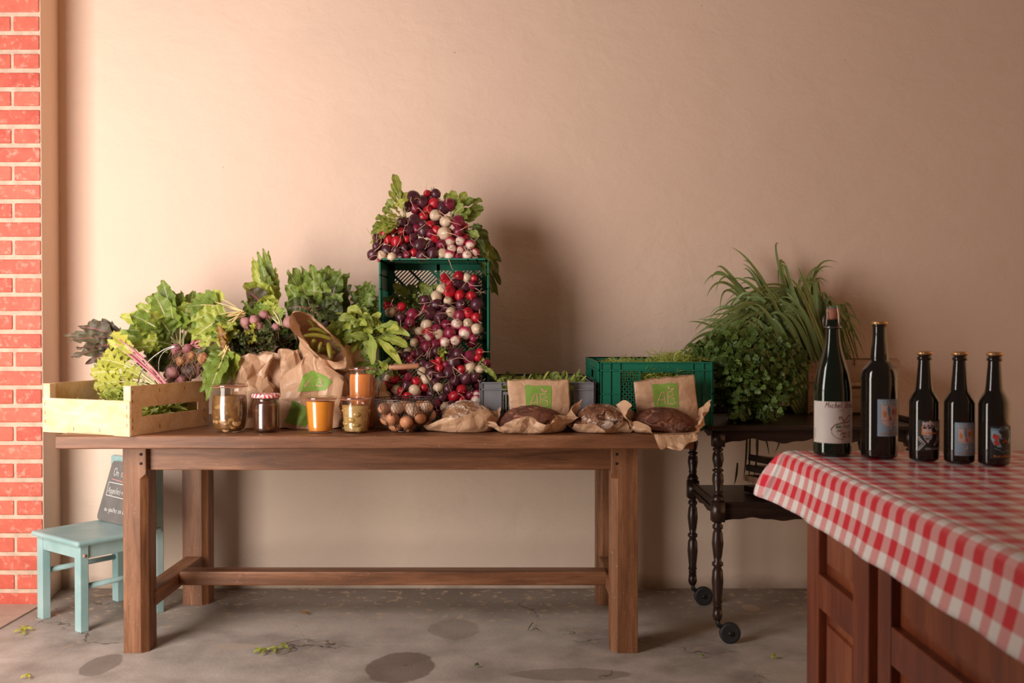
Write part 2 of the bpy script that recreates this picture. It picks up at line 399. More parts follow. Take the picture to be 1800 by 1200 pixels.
# brick pier on the left: mortar core, plastered return, rows of bricks
b = M(); PX = -1.909; PY = 4.05
pc = [(-2.75, PY, 0), (PX, PY, 0), (-1.957, WALLY, 0), (-2.75, WALLY, 0)]
i0 = [b.vert((x, y, 0)) for x, y, z in pc]; i1 = [b.vert((x, y, 3.0)) for x, y, z in pc]
b.face((i0[0], i0[1], i1[1], i1[0]), 1); b.face((i0[1], i0[2], i1[2], i1[1]), 0)
b.face((i0[3], i0[0], i1[0], i1[3]), 0); b.face(i1, 0); b.face(i0[::-1], 0)
zc = .0
r = 0
while zc < 2.95:
    hgt = .0615 if r else .05
    x1 = PX - .003; first = .112 if r % 2 else .235
    k = 0
    while x1 > -2.7:
        L = first if k == 0 else .225
        jz = rng.uniform(-.001, .001)
        b.box(x1 - L + .006, x1 - (0.002 if k == 0 else .006), PY - .006, PY + .02, zc + .004 + jz, zc + hgt + jz, a=(0, 0, rng.random()), mi=2)
        x1 -= L; k += 1
    zc += .0755 if r else .064
    r += 1
struct('wall_left', b, [MAT_WALL, MAT_MORTAR, MAT_BRICK], bevel=.004)
# worn door sill at the left edge of the slab
b = M()
a0 = WZ(-60, 1140, 0); a1 = WZ(75, 1063, 0)
pts = [Vector((-2.75, a0.y - .15, 0)), a0, a1, Vector((-2.75, a1.y, 0))]
lo = [b.vert((q.x, q.y, -.02)) for q in pts]; hi = [b.vert((q.x, q.y, .006)) for q in pts]
b.face(hi); b.face(lo[::-1])
for k in range(4): b.face((lo[k], lo[(k + 1) % 4], hi[(k + 1) % 4], hi[k]))
struct('trim_1', b, simple('pink_stone_sill', (.52, .38, .30), .7, c2=(.42, .30, .24), nscale=12, bstr=.3))

# ------------------------------------------------------------------ oak table
TZ = .769
def farm_table():
    t = Thing('farm_table', 'long heavy oak table with square legs and floor stretcher, laden with vegetables', 'table', (-.46, 3.75, 0))
    xl, xr = -1.54, .614; y0, y1 = 3.355, 4.19; zt, zb = TZ, TZ - .046
    b = M()
    # top: boards with slightly wavy front edge
    N = 60
    rows = []
    for i in range(N + 1):
        x = xl + (xr - xl) * i / N
        wob = .004 * noise.noise(Vector((x * 3, 0, 0))) ; wz = .002 * noise.noise(Vector((x * 5, 3, 0)))
        pr = [(y0 + wob + .004, zt), (y0 + wob, zt - .004), (y0 + wob, zb + .004 + wz), (y0 + wob + .005, zb + wz), (y1, zb), (y1, zt)]
        rows.append([b.vert((x, y, z)) for y, z in pr])
    b.grid(rows, True)
    b.face(rows[0][::-1]); b.face(rows[-1])
    t.part('tabletop', b, MAT_TABLE, smooth=False)
    b = M(); b.box(-1.285, .35, 3.475, 3.515, zb - .088, zb)
    t.part('apron', b, MAT_TABLE, smooth=False, bevel=.003)
    b = M(); b.box(-1.25, .35, 4.075, 4.115, zb - .088, zb)
    t.part('apron', b, MAT_TABLE, smooth=False, bevel=.003)
    for xa in (-1.33, .375):
        b = M(); b.box(xa - .018 + .02, xa + .018 + .02, 3.55, 4.05, zb - .088, zb)
        t.part('apron', b, MAT_TABLEY, smooth=False, bevel=.003)
    # legs: square at the top, inner corner chamfered lower down
    for (x0, x1, ya, yb, s) in ((-1.352, -1.27, 3.45, 3.545, 1), (-1.343, -1.243, 4.045, 4.14, 1), (.345, .438, 3.45, 3.545, -1), (.345, .438, 4.045, 4.14, -1)):
        b = M(); rows = []
        for z, c in ((0, .018), (.004, .022), (zb - .115, .022), (zb - .098, .002), (zb, .002)):
            if s == 1: pr = [(x0, ya), (x1 - c, ya), (x1, ya + c), (x1, yb), (x0, yb)]
            else: pr = [(x0 + c, ya), (x1, ya), (x1, yb), (x0, yb), (x0, ya + c)]
            rows.append([b.vert((x, y, z)) for x, y in pr])
        b.grid(rows, True); b.face(rows[0][::-1]); b.face(rows[-1])
        lg = t.part('leg', b, MAT_TABLEV, smooth=False, bevel=.0025)
        if ya < 3.6:
            for zz in (.030, .062):
                b = M(); b.tube([(x1 - .018 if s == 1 else x0 + .018, ya - .002, zb - zz), (x1 - .018 if s == 1 else x0 + .018, ya + .01, zb - zz)], .005, 10)
                t.part('peg', b, MAT_DARK, parent=lg)
    for x0, x1 in ((-1.335, -1.262), (.355, .43)):
        b = M(); b.box(x0, x1, 3.52, 4.06, .145, .20)
        t.part('side_stretcher', b, MAT_TABLEY, smooth=False, bevel=.006)
    b = M(); b.box(-1.262, .36, 3.76, 3.835, .155, .208)
    t.part('long_stretcher', b, MAT_TABLE, smooth=False, bevel=.006)
farm_table()

# ------------------------------------------------------------------ teal child's chair and slate
def teal_chair():
    t = Thing('childs_chair', "small teal painted child's chair standing beside the brick pier", 'chair', (-1.63, 3.9, 0))
    d = Vector((.61, .79, 0)).normalized(); e = Vector((-d.y, d.x, 0))      # d: to the backrest, e: to the left
    B = Vector((-1.605, 3.70, 0)); D_ = .315; Wd = .28
    cs = dict(B=B, A=B + e * Wd, C=B + d * D_, D=B + e * Wd + d * D_)
    def fr(o): return Matrix.Translation(o) @ Matrix(((d.x, e.x, 0, 0), (d.y, e.y, 0, 0), (0, 0, 1, 0), (0, 0, 0, 1)))
    T = fr(B)
    for k, c in cs.items():
        b = M(); top = .325 if k in 'AB' else .60
        b.box(-.017, .017, -.021, .021, 0, top, fr(c)); lg = t.part('leg', b, MAT_TEAL, smooth=False, bevel=.003)
        if k == 'B':
            b = M(); q = c - e * .0215 + Vector((0, 0, .285)); b.tube([q + e * .004, q - e * .003], [.0075, .006], 12)
            t.part('screw_head', b, simple('raw_wood_plug', (.5, .28, .18), .6), parent=lg)
    b = M(); b.box(-.035, D_ + .005, -.035, Wd + .035, .322, .343, T)
    t.part('seat', b, MAT_TEAL, smooth=False, bevel=.009)
    for (x0, x1, y0, y1) in ((.017, D_, -.014, .006), (.017, D_, Wd - .006, Wd + .014), (-.012, .008, .02, Wd - .02)):
        b = M(); b.box(x0, x1, y0, y1, .272, .322, T); t.part('seat_rail', b, MAT_TEAL, smooth=False, bevel=.002)
    for y, z in ((0, .165), (Wd, .185)):
        b = M(); b.tube([T @ Vector((0, y, z)), T @ Vector((D_, y, z))], .0105, 12); t.part('stretcher', b, MAT_TEAL)
    b = M(); b.box(D_ - .016, D_ + .010, -.02, Wd + .03, .555, .605, T); t.part('backrest', b, MAT_TEAL, smooth=False, bevel=.008)
    b = M(); b.box(D_ - .008, D_ + .006, 0, Wd, .45, .48, T); t.part('backrest', b, MAT_TEAL, smooth=False, bevel=.004)
    return T, D_, Wd
CT, CD, CW = teal_chair()

# stroke lettering: each glyph is polylines on a 1-high grid
GL = {
 'O': [[(.3,1),(.05,.8),(.05,.3),(.3,0),(.55,.3),(.55,.8),(.3,1)]], 'n': [[(0,.55),(.05,0)],[(.05,.4),(.2,.55),(.32,.45),(.35,0)]],
 'e': [[(.02,.3),(.3,.33),(.28,.52),(.12,.55),(.02,.35),(.05,.1),(.18,0),(.34,.08)]], 's': [[(.3,.5),(.12,.55),(.05,.42),(.28,.2),(.2,.02),(.02,.06)]],
 'A': [[(0,0),(.28,1),(.52,0)],[(.1,.36),(.45,.36)]], 'p': [[(.02,.55),(.02,-.45)],[(.02,.45),(.2,.56),(.33,.4),(.25,.05),(.04,.05)]],
 'l': [[(.08,1),(.05,.1),(.15,0)]], 'z': [[(.02,.52),(.32,.52),(.02,0),(.35,0)]], '-': [[(.04,.3),(.28,.3)]],
 'o': [[(.18,.55),(.03,.4),(.05,.1),(.2,0),(.34,.15),(.32,.42),(.18,.55)]], 'u': [[(.02,.55),(.05,.1),(.18,0),(.32,.15),(.34,.55),(.36,0)]],
 'c': [[(.32,.48),(.15,.55),(.03,.35),(.06,.08),(.2,0),(.34,.08)]], 'g': [[(.32,.5),(.12,.55),(.03,.3),(.12,.08),(.32,.2),(.33,.55),(.3,-.3),(.1,-.42)]],
 't': [[(.15,.95),(.12,.1),(.25,0)],[(0,.6),(.32,.62)]], 'y': [[(.02,.55),(.08,.15),(.3,.15)],[(.34,.55),(.28,-.3),(.05,-.4)]],
 'd': [[(.3,.5),(.1,.5),(.03,.2),(.15,0),(.32,.15)],[(.34,1),(.34,0)]], 'k': [[(.03,1),(.03,0)],[(.3,.55),(.05,.25),(.34,0)]],
 'a': [[(.3,.5),(.1,.52),(.03,.2),(.15,0),(.3,.15),(.32,.52),(.36,0)]], 'i': [[(.08,.55),(.08,0)],[(.09,.75),(.11,.8)]],
 'M': [[(0,0),(.06,1),(.28,.35),(.5,1),(.58,0)]], 'h': [[(.03,1),(.03,0)],[(.05,.38),(.2,.55),(.32,.4),(.33,0)]],
 'B': [[(.04,0),(.04,1),(.35,.95),(.36,.65),(.06,.53),(.42,.42),(.42,.08),(.04,0)]], 'r': [[(.03,.55),(.05,0)],[(.05,.38),(.18,.55),(.3,.5)]],
 'b': [[(.03,1),(.03,.02),(.25,.02),(.33,.3),(.2,.5),(.04,.4)]], 'f': [[(.3,.95),(.15,.95),(.12,-.05)],[(0,.52),(.28,.54)]],
 "'": [[(.05,1),(.02,.8)]], '!': [[(.05,1),(.04,.25)],[(.04,.05),(.05,0)]], ' ': []}
def strokes(txt, x, y, h, sl=.15, adv=.5):
    out = []; cx = x
    for ch in txt:
        g = GL.get(ch, [])
        for pl in g: out.append([(cx + (a + sl * c) * h, y + c * h) for a, c in pl])
        w = max([a for pl in g for a, c in pl], default=.3)
        cx += (w + adv * .35) * h
    return out, cx
def ribbon(mb, pl, w, fn, mi=0, lift=.0004):
    """flat pen line through 2-D points, laid on a surface by fn(u, v) -> (point, normal)"""
    pts = []
    for (a, b_), (c, d) in zip(pl, pl[1:]):
        k = max(1, int(math.hypot(c - a, d - b_) / (w * 3)))
        pts += [(a + (c - a) * i / k, b_ + (d - b_) * i / k) for i in range(k)]
    pts.append(pl[-1]); rows = []
    for i, (x, y) in enumerate(pts):
        x0, y0 = pts[max(0, i - 1)]; x1, y1 = pts[min(len(pts) - 1, i + 1)]
        l = math.hypot(x1 - x0, y1 - y0) or 1; nx, ny = -(y1 - y0) / l, (x1 - x0) / l
        row = []
        for s in (-1, 1):
            P, N = fn(x + nx * w / 2 * s, y + ny * w / 2 * s); row.append(mb.vert(P + N * lift))
        rows.append(row)
    mb.grid(rows, False, mi)
def poly(mb, pl, fn, mi=0, lift=.0003):
    """filled outline laid on a surface, cut in thin rows so that it follows the surface"""
    ys = [q[1] for q in pl]; y0, y1 = min(ys), max(ys); n = max(3, min(30, int((y1 - y0) / .004)))
    def span(y):
        xs = []
        for (a, b_), (c, d) in zip(pl, pl[1:] + pl[:1]):
            if (b_ <= y < d) or (d <= y < b_): xs.append(a + (c - a) * (y - b_) / (d - b_))
        xs.sort(); return xs
    for i in range(n):
        ya = y0 + (y1 - y0) * i / n + 1e-7; yb = y0 + (y1 - y0) * (i + 1) / n - 1e-7
        A, B = span(ya), span(yb)
        if len(A) < 2 and len(B) >= 2: A = [(B[0] + B[1]) / 2] * 2 if len(B) == 2 else B
        if len(B) < 2 and len(A) >= 2: B = [(A[0] + A[1]) / 2] * 2 if len(A) == 2 else A
        if len(A) != len(B): continue
        for j in range(0, len(A) - 1, 2):
            K = max(1, int((A[j + 1] - A[j]) / .006)); r0 = []; r1 = []
            for k in range(K + 1):
                P, N = fn(A[j] + (A[j + 1] - A[j]) * k / K, ya); r0.append(mb.vert(P + N * lift))
                P, N = fn(B[j] + (B[j + 1] - B[j]) * k / K, yb); r1.append(mb.vert(P + N * lift))
            mb.grid([r0, r1], False, mi)
def block_text(mb, txt, x, y, size, fn, mi=0, lift=.0005, sx=1., width=None):
    cu = bpy.data.curves.new('t', 'FONT'); cu.body = txt; cu.size = size; cu.resolution_u = 3
    o = bpy.data.objects.new('t', cu); COL.objects.link(o)
    dg = bpy.context.evaluated_depsgraph_get(); dg.update(); me = o.evaluated_get(dg).to_mesh()
    vs = [tuple(q.co) for q in me.vertices]; fs = [tuple(q.vertices) for q in me.polygons]
    bpy.data.objects.remove(o)
    if width: sx = width / max(q[0] for q in vs)
    ids = []
    for q in vs:
        P, N = fn(x + q[0] * sx, y + q[1]); ids.append(mb.vert(P + N * lift))
    for f in fs: mb.face([ids[i] for i in f], mi)

def slate():
    d = Vector(CT.col[0][:3]); e = Vector(CT.col[1][:3]); O = CT.translation
    # foot line on the seat, leaning on the backrest
    base = O + d * (CD - .075) + Vector((0, 0, .3445)); top = O + d * (CD - .022) + Vector((0, 0, .606))
    up = (top - base).normalized(); rt = -e; nrm = rt.cross(up).normalized()
    if nrm.dot(Vector((0, -1, 0))) < 0: nrm = -nrm
    L = CW - .0; o0 = base + e * (CW + .03)
    W_ = .40; H = .245
    out = [(.0, .02), (.004, .006), (.02, 0), (W_ - .02, 0), (W_ - .004, .006), (W_, .02), (W_ - .05, H - .012), (W_ - .065, H), (.052, H), (.04, H - .012)]
    fn = lambda u, v: (o0 + rt * u + up * v, nrm)
    t = Thing('chalkboard', 'small grey slate chalkboard with white handwriting leaning on the teal chair back', 'chalkboard', o0 + rt * W_ / 2)
    b = M(); f1 = [b.vert(fn(u, v)[0] + nrm * .004) for u, v in out]; f0 = [b.vert(fn(u, v)[0] - nrm * .004) for u, v in out]
    b.face(f1); b.face(f0[::-1])
    for k in range(len(out)): j = (k + 1) % len(out); b.face((f1[k], f0[k], f0[j], f1[j]))
    t.part('board', b, MAT_SLATE, smooth=False)
    b = M()
    fn2 = lambda u, v: (o0 + rt * u + up * v + nrm * .004, nrm)
    for txt, x, y, h in (("On n'es pas", .065, .185, .034), ("Appelez-nous!", .048, .115, .026), ("ou goutez ca de ki", .045, .042, .020)):
        ls, _ = strokes(txt, x, y, h)
        for pl in ls: ribbon(b, pl, .0022, fn2)
    ribbon(b, [(.038, .105), (.044, .158), (.205, .155), (.2, .10), (.038, .105)], .0026, fn2)
    t.part('chalk_writing', b, MAT_CHALK)
    b = M(); ribbon(b, [(.06, .172), (.18, .165), (.3, .172)], .0025, fn2)
    for pl in strokes('ca ok', .215, .085, .03)[0]: ribbon(b, pl, .0025, fn2)
    t.part('chalk_underline', b, MAT_CHALKR, label='pink chalk underline and words')
slate()

# ------------------------------------------------------------------ serving trolley
def turned(b, x, y, z0, z1, r=.021):
    prof0 = [(0, .55), (.02, .8), (.04, .62), (.06, .85), (.1, .72), (.3, 1.), (.42, .9), (.47, .6), (.49, .95), (.52, .95), (.54, .6), (.6, .75), (.74, 1.), (.86, .85), (.9, .6), (.92, .9), (.95, .9), (.97, .6), (1, .7)]
    b.lathe([(r * q, z0 + (z1 - z0) * k) for k, q in prof0], 18, (x, y, 0))
def scallop(b, p, q, z1, h, nrm, th=.012):
    """apron board with a wavy lower edge between p and q, hanging down from z1"""
    p = Vector(p); q = Vector(q); N = 48; fr = []; bk = []
    for i in range(N + 1):
        t = i / N; c = p.lerp(q, t)
        w = h * (.72 + .22 * math.cos(t * PI * 6) ** 3 + .06 * abs(math.sin(t * PI * 3)))
        fr.append((c, w)); 
    rows = []
    for c, w in fr:
        n_ = Vector(nrm) * th
        rows.append([b.vert((c.x, c.y, z1)), b.vert((c.x, c.y, z1 - w)), b.vert((c.x + n_.x, c.y + n_.y, z1 - w)), b.vert((c.x + n_.x, c.y + n_.y, z1))])
    b.grid(rows, True); b.face(rows[0][::-1]); b.face(rows[-1])
def trolley():
    x0, x1, y0, y1 = .737, 1.43, 3.557, 4.05
    t = Thing('serving_trolley', 'dark wooden two-tier serving trolley with turned legs on small castors', 'trolley', ((x0 + x1) / 2, (y0 + y1) / 2, 0))
    zt = .783
    for z, hh, nm in ((zt, .05, 'tray_top'), (.492, .035, 'lower_shelf')):
        ex = .045 if nm == 'tray_top' else .0
        b = M(); b.box(x0 - ex, x1 + ex, y0 - ex * .6, y1 + ex, z - .018, z)
        b.box(x0 - ex + .012, x1 + ex - .012, y0 - ex * .6 - .006, y0 - ex * .6 + .004, z - .014, z - .006)
        top = t.part(nm, b, MAT_DARK, smooth=False, bevel=.004)
        if nm == 'tray_top':
            b = M(); b.box(x0 - ex, x1 + ex, y1 + ex - .016, y1 + ex, z, z + .028); t.part('gallery_rail', b, MAT_DARK, top, smooth=False, bevel=.005)
            b = M(); b.box(x1 + ex - .016, x1 + ex, y0 + .06, y1 + ex - .016, z, z + .02); t.part('gallery_rail', b, MAT_DARK, top, smooth=False, bevel=.005)
        else:
            b = M(); b.box(x0 + .02, x1 - .02, y0 - .005, y0 + .010, z - .022, z + .016); t.part('gallery_rail', b, MAT_DARK, top, smooth=False, bevel=.004)
            b = M(); b.box(x0 - .008, x0 + .008, y0 + .02, y1 - .02, z - .01, z + .018); t.part('gallery_rail', b, MAT_DARK, top, smooth=False, bevel=.004)
        b = M(); scallop(b, (x0 + .01, y0 - .004, 0), (x1 - .01, y0 - .004, 0), z - .018, hh, (0, 1, 0))
        t.part('apron', b, MAT_DARK, smooth=False)
        b = M(); scallop(b, (x0 - .004, y0 + .01, 0), (x0 - .004, y1, 0), z - .018, hh * .8, (1, 0, 0))
        t.part('apron', b, MAT_DARK, smooth=False)
    for x in (x0, x1):
        for y in (y0, y1):
            b = M()
            b.box(x - .021, x + .021, y - .021, y + .021, zt - .075, zt - .016)
            turned(b, x, y, .535, zt - .075)
            b.box(x - .022, x + .022, y - .022, y + .022, .44, .51); b.lathe([(.02, .51), (.023, .52), (.015, .535)], 18, (x, y, 0))
            turned(b, x, y, .13, .44)
            b.lathe([(.013, .085), (.018, .1), (.015, .13)], 18, (x, y, 0))
            lg = t.part('leg', b, MAT_DARKV, bevel=.0)
            b = M(); w = Vector((x + .045, y, .038)); b.tube([(x, y, .088), (x + .004, y, .066), w], [.009, .009, .007], 8)
            b.bar(w + Vector((0, -.016, 0)), w + Vector((0, .016, 0)), .014, .014)
            cs = t.part('castor', b, MAT_IRON, lg)
            b = M(); R = Matrix.Rotation(PI / 2, 4, 'X').to_3x3()
            b.lathe([(.012, -.009), (.026, -.009), (.034, -.011), (.038, -.006), (.038, .006), (.034, .011), (.026, .009), (.012, .009)], 28, w, axis=R)
            t.part('wheel', b, MAT_RUBBER, lg)
trolley()

# ------------------------------------------------------------------ mahogany counter with gingham cloth
RX, RY, RZ = .676, 2.275, .845
def counter():
    t = Thing('panelled_counter', 'red-brown mahogany counter with panelled side under a gingham cloth', 'counter', (1.35, 1.45, 0))
    xe = RX + 1.3; yn = .75
    b = M(); b.box(RX + .024, xe, yn, RY - .02, .05, RZ - .03); t.part('carcass', b, MAT_RED, smooth=False)
    b = M(); b.box(RX - .02, xe + .02, yn - .02, RY + .02, RZ - .03, RZ - .002); t.part('top_board', b, MAT_RED, smooth=False, bevel=.004)
    b = M(); b.box(RX - .012, xe, yn, RY + .012, 0, .07); t.part('plinth', b, MAT_RED, smooth=False, bevel=.006)
    def Y(px): return RX * 1750 / (px - 900)
    def frame(ya, yb, st, rails, nm):
        """stile-and-rail frame between ya (far) and yb (near) with raised panels"""
        b = M(); z0, z1 = .07, RZ - .03
        b.box(RX, RX + .024, ya - st, ya, z0, z1); b.box(RX, RX + .024, yb, yb + st, z0, z1)
        for a, c in rails: b.box(RX + .001, RX + .023, yb + st, ya - st, a, c)
        f = t.part(nm, b, MAT_RED, smooth=False, bevel=.003)
        zs = [q for r_ in rails for q in r_][1:-1]
        for a, c in zip(zs[::2], zs[1::2]):
            b = M(); y0_, y1_ = yb + st, ya - st; g = .03
            o = [(RX + .019, y0_, a), (RX + .019, y1_, a), (RX + .019, y1_, c), (RX + .019, y0_, c)]
            i = [(RX + .010, y0_ + g, a + g), (RX + .010, y1_ - g, a + g), (RX + .010, y1_ - g, c - g), (RX + .010, y0_ + g, c - g)]
            k = [(RX + .0165, y0_ + g * .9, a + g * .9), (RX + .0165, y1_ - g * .9, a + g * .9), (RX + .0165, y1_ - g * .9, c - g * .9), (RX + .0165, y0_ + g * .9, c - g * .9)]
            oi = [b.vert(q) for q in o]; ki = [b.vert(q) for q in k]; ii = [b.vert(q) for q in i]
            b.grid([oi, ki, ii], True); b.face(ii)
            t.part('panel', b, MAT_REDP, f, smooth=False)
    R_ = [(.07, .15), (.515, .59), (.78, RZ - .03)]
    frame(RY, Y(1528), .085, R_, 'side_frame')
    frame(Y(1545), .95, .062, [(.07, .15), (.53, .60), (.78, RZ - .03)], 'door_frame')
    b = M(); b.box(RX + .001, RX + .023, yn, .945, .07, RZ - .03); t.part('side_post', b, MAT_RED, smooth=False, bevel=.003)
counter()
def cloth():
    x0, y1 = .628, 2.325; x1, y0 = 2.02, .70; R = .022; zt = RZ + .0015
    b = M()
    # top grid and two hanging sides (left and far) sharing a rounded rim; attribute = arc length over the cloth
    prof = [(0., 0.)]                                   # (outward, down) along the drop
    for k in range(1, 7): a = k / 6 * PI / 2 * .93; prof.append((R * math.sin(a), R * (1 - math.cos(a))))
    L0 = R * PI / 2 * .93
    for k in range(1, 9): s = k / 8; prof.append((R + .022 * s ** 1.2, R + .088 * s))
    arc = [0.]
    for (a, c), (d, e) in zip(prof, prof[1:]): arc.append(arc[-1] + math.hypot(d - a, e - c))
    NX, NY = 40, 60
    def wave(s): return .0011 * math.sin(s * 23) + .0008 * math.sin(s * 41 + 1)
    # top
    xa, ya = x0 + R, y1 - R
    rows = []
    for i in range(NY + 1):
        y = y0 + (ya - y0) * i / NY
        row = []
        for j in range(NX + 1):
            x = xa + (x1 - xa) * j / NX
            z = zt + .0012 * noise.noise(Vector((x * 9, y * 9, 0))) * 1.0
            z += .0022 * math.exp(-((x - .98) / .006) ** 2)      # the fold line left by the packet
            row.append(b.vert((x, y, z), (x, y, 0)))
        rows.append(row)
    b.grid(rows)
    # left side
    rows = []
    for i in range(NY + 1):
        y = y0 + (ya - y0) * i / NY; row = []
        for (o, d), s in zip(prof, arc):
            k = d / .116
            row.append(b.vert((xa - o - wave(y) * 2.2 * k - .020 * k * math.exp((y - ya) / .10), y, zt - d), (xa - s, y, 0)))
        rows.append(row)
    b.grid(rows)
    # far side
    rows = []
    for j in range(NX + 1):
        x = xa + (x1 - xa) * j / NX; row = []
        for (o, d), s in zip(prof, arc):
            k = d / .116; row.append(b.vert((x, ya + o + wave(x) * 2 * k + .020 * k * math.exp((xa - x) / .10), zt - d), (x, ya + s, 0)))
        rows.append(row)
    b.grid(rows)
    # corner fan
    rows = []; NC = 12
    for c in range(NC + 1):
        th = c / NC * PI / 2; dx, dy = -math.cos(th), math.sin(th); row = []
        sq = 1 / max(abs(dx), abs(dy))
        for (o, d), s in zip(prof, arc):
            k = d / .116; oo = o * (1 + (min(sq, 1.3) - 1) * .6 * (1 - k * .5)); dd = d * (1 - .04 * math.sin(2 * th))
            w = wave(ya) if dx < -.5 else wave(xa); oo += .020 * k + .034 * math.sin(k * 2.3) ** .8 * math.sin(2 * th)
            row.append(b.vert((xa + dx * (oo + 2 * w * k * (1 - math.sin(2 * th))), ya + dy * (oo + 2 * w * k * (1 - math.sin(2 * th))), zt - dd), (xa + dx * s * sq, ya + dy * s * sq, 0)))
        rows.append(row)
    b.grid(rows)
    o = single('tablecloth', b, MAT_GING, 'red and white gingham oilcloth draped over the mahogany counter', 'tablecloth')
    s = o.modifiers.new('thickness', 'SOLIDIFY'); s.thickness = .0012; s.offset = -1
cloth()
# ------------------------------------------------------------------ bottles on the cloth
BZ = RZ + .003
m, nt, p = newmat('dark_bottle_glass'); MAT_BOT = m
p.inputs['Base Color'].default_value = (.012, .008, .006, 1); p.inputs['Roughness'].default_value = .045; p.inputs['Specular IOR Level'].default_value = .6

MAT_BOTG = simple('green_black_glass', (.006, .012, .006), .045, c2=(.006, .012, .006))
MAT_GOLD = simple('gold_cap', (.62, .36, .16), .35, .7, c2=(.55, .32, .14))
MAT_CORK = simple('cork', (.38, .15, .09), .7, c2=(.30, .11, .07), nscale=150)
MAT_LW = flat('label_cream', (.62, .56, .52)); MAT_LB = flat('label_blue', (.28, .40, .50)); MAT_LK = flat('label_black', (.018, .017, .018))
INK = dict(maroon=flat('maroon_ink', (.16, .02, .03)), green=flat('leaf_green_ink', (.04, .20, .05)), pinkish=flat('pink_print', (.66, .50, .47)), white=flat('white_print', (.66, .64, .62)),
           orange=flat('orange_print', (.75, .25, .05)), teal=flat('teal_print', (.12, .25, .33)), red=flat('red_print', (.60, .05, .03)), ochre=flat('ochre_print', (.45, .28, .03)),
           grey=flat('grey_print', (.35, .33, .32)), sky=flat('pale_blue_print', (.30, .48, .58)), black=flat('black_print', (.02, .02, .02)))
def smooth_prof(pts, n=5):
    out = []
    P = [pts[0]] + list(pts) + [pts[-1]]
    for i in range(1, len(P) - 2):
        p0, p1, p2, p3 = P[i - 1:i + 3]
        for k in range(n):
            t = k / n
            f = lambda a, b_, c, d: .5 * (2 * b_ + (c - a) * t + (2 * a - 5 * b_ + 4 * c - d) * t * t + (3 * b_ - a - 3 * c + d) * t ** 3)
            q = (f(p0[0], p1[0], p2[0], p3[0]), f(p0[1], p1[1], p2[1], p3[1]))
            out.append((max(q[0], 1e-4), q[1]))
    out.append(pts[-1]); return out
def label_fn(c, r, ang):
    ang = ang - math.atan2(c.x, c.y)      # bottles are turned towards the people in front of the table
    def fn(u, v):
        a = ang + u / r
        n = Vector((math.sin(a), -math.cos(a), 0)); return Vector((c.x, c.y, 0)) + n * r + Vector((0, 0, c.z + v)), n
    return fn
def patch(mb, fn, u0, u1, v0, v1, mi=0, lift=.0001, n=20):
    rows = []
    for v in (v0, (v0 + v1) / 2, v1):
        row = []
        for k in range(n + 1):
            P, N = fn(u0 + (u1 - u0) * k / n, v); row.append(mb.vert(P + N * lift))
        rows.append(row)
    mb.grid(rows, False, mi)
def cap(b, c, r, z):
    rows = []; n = 63
    for (rr, zz, w) in ((r * 1.0, z - .006, .9), (r * 1.0, z - .002, .5), (r * .93, z, .0), (r * .6, z + .0012, 0), (.0005, z + .0016, 0)):
        rows.append([b.vert((c.x + (rr + w * .0012 * math.sin(k * 2 * PI / 3 )) * math.cos(k * 2 * PI / n), c.y + (rr + w * .0012 * math.sin(k * 2 * PI / 3)) * math.sin(k * 2 * PI / n), c.z + zz)) for k in range(n)])
    b.grid(rows, True)
    b.face(rows[0][::-1])
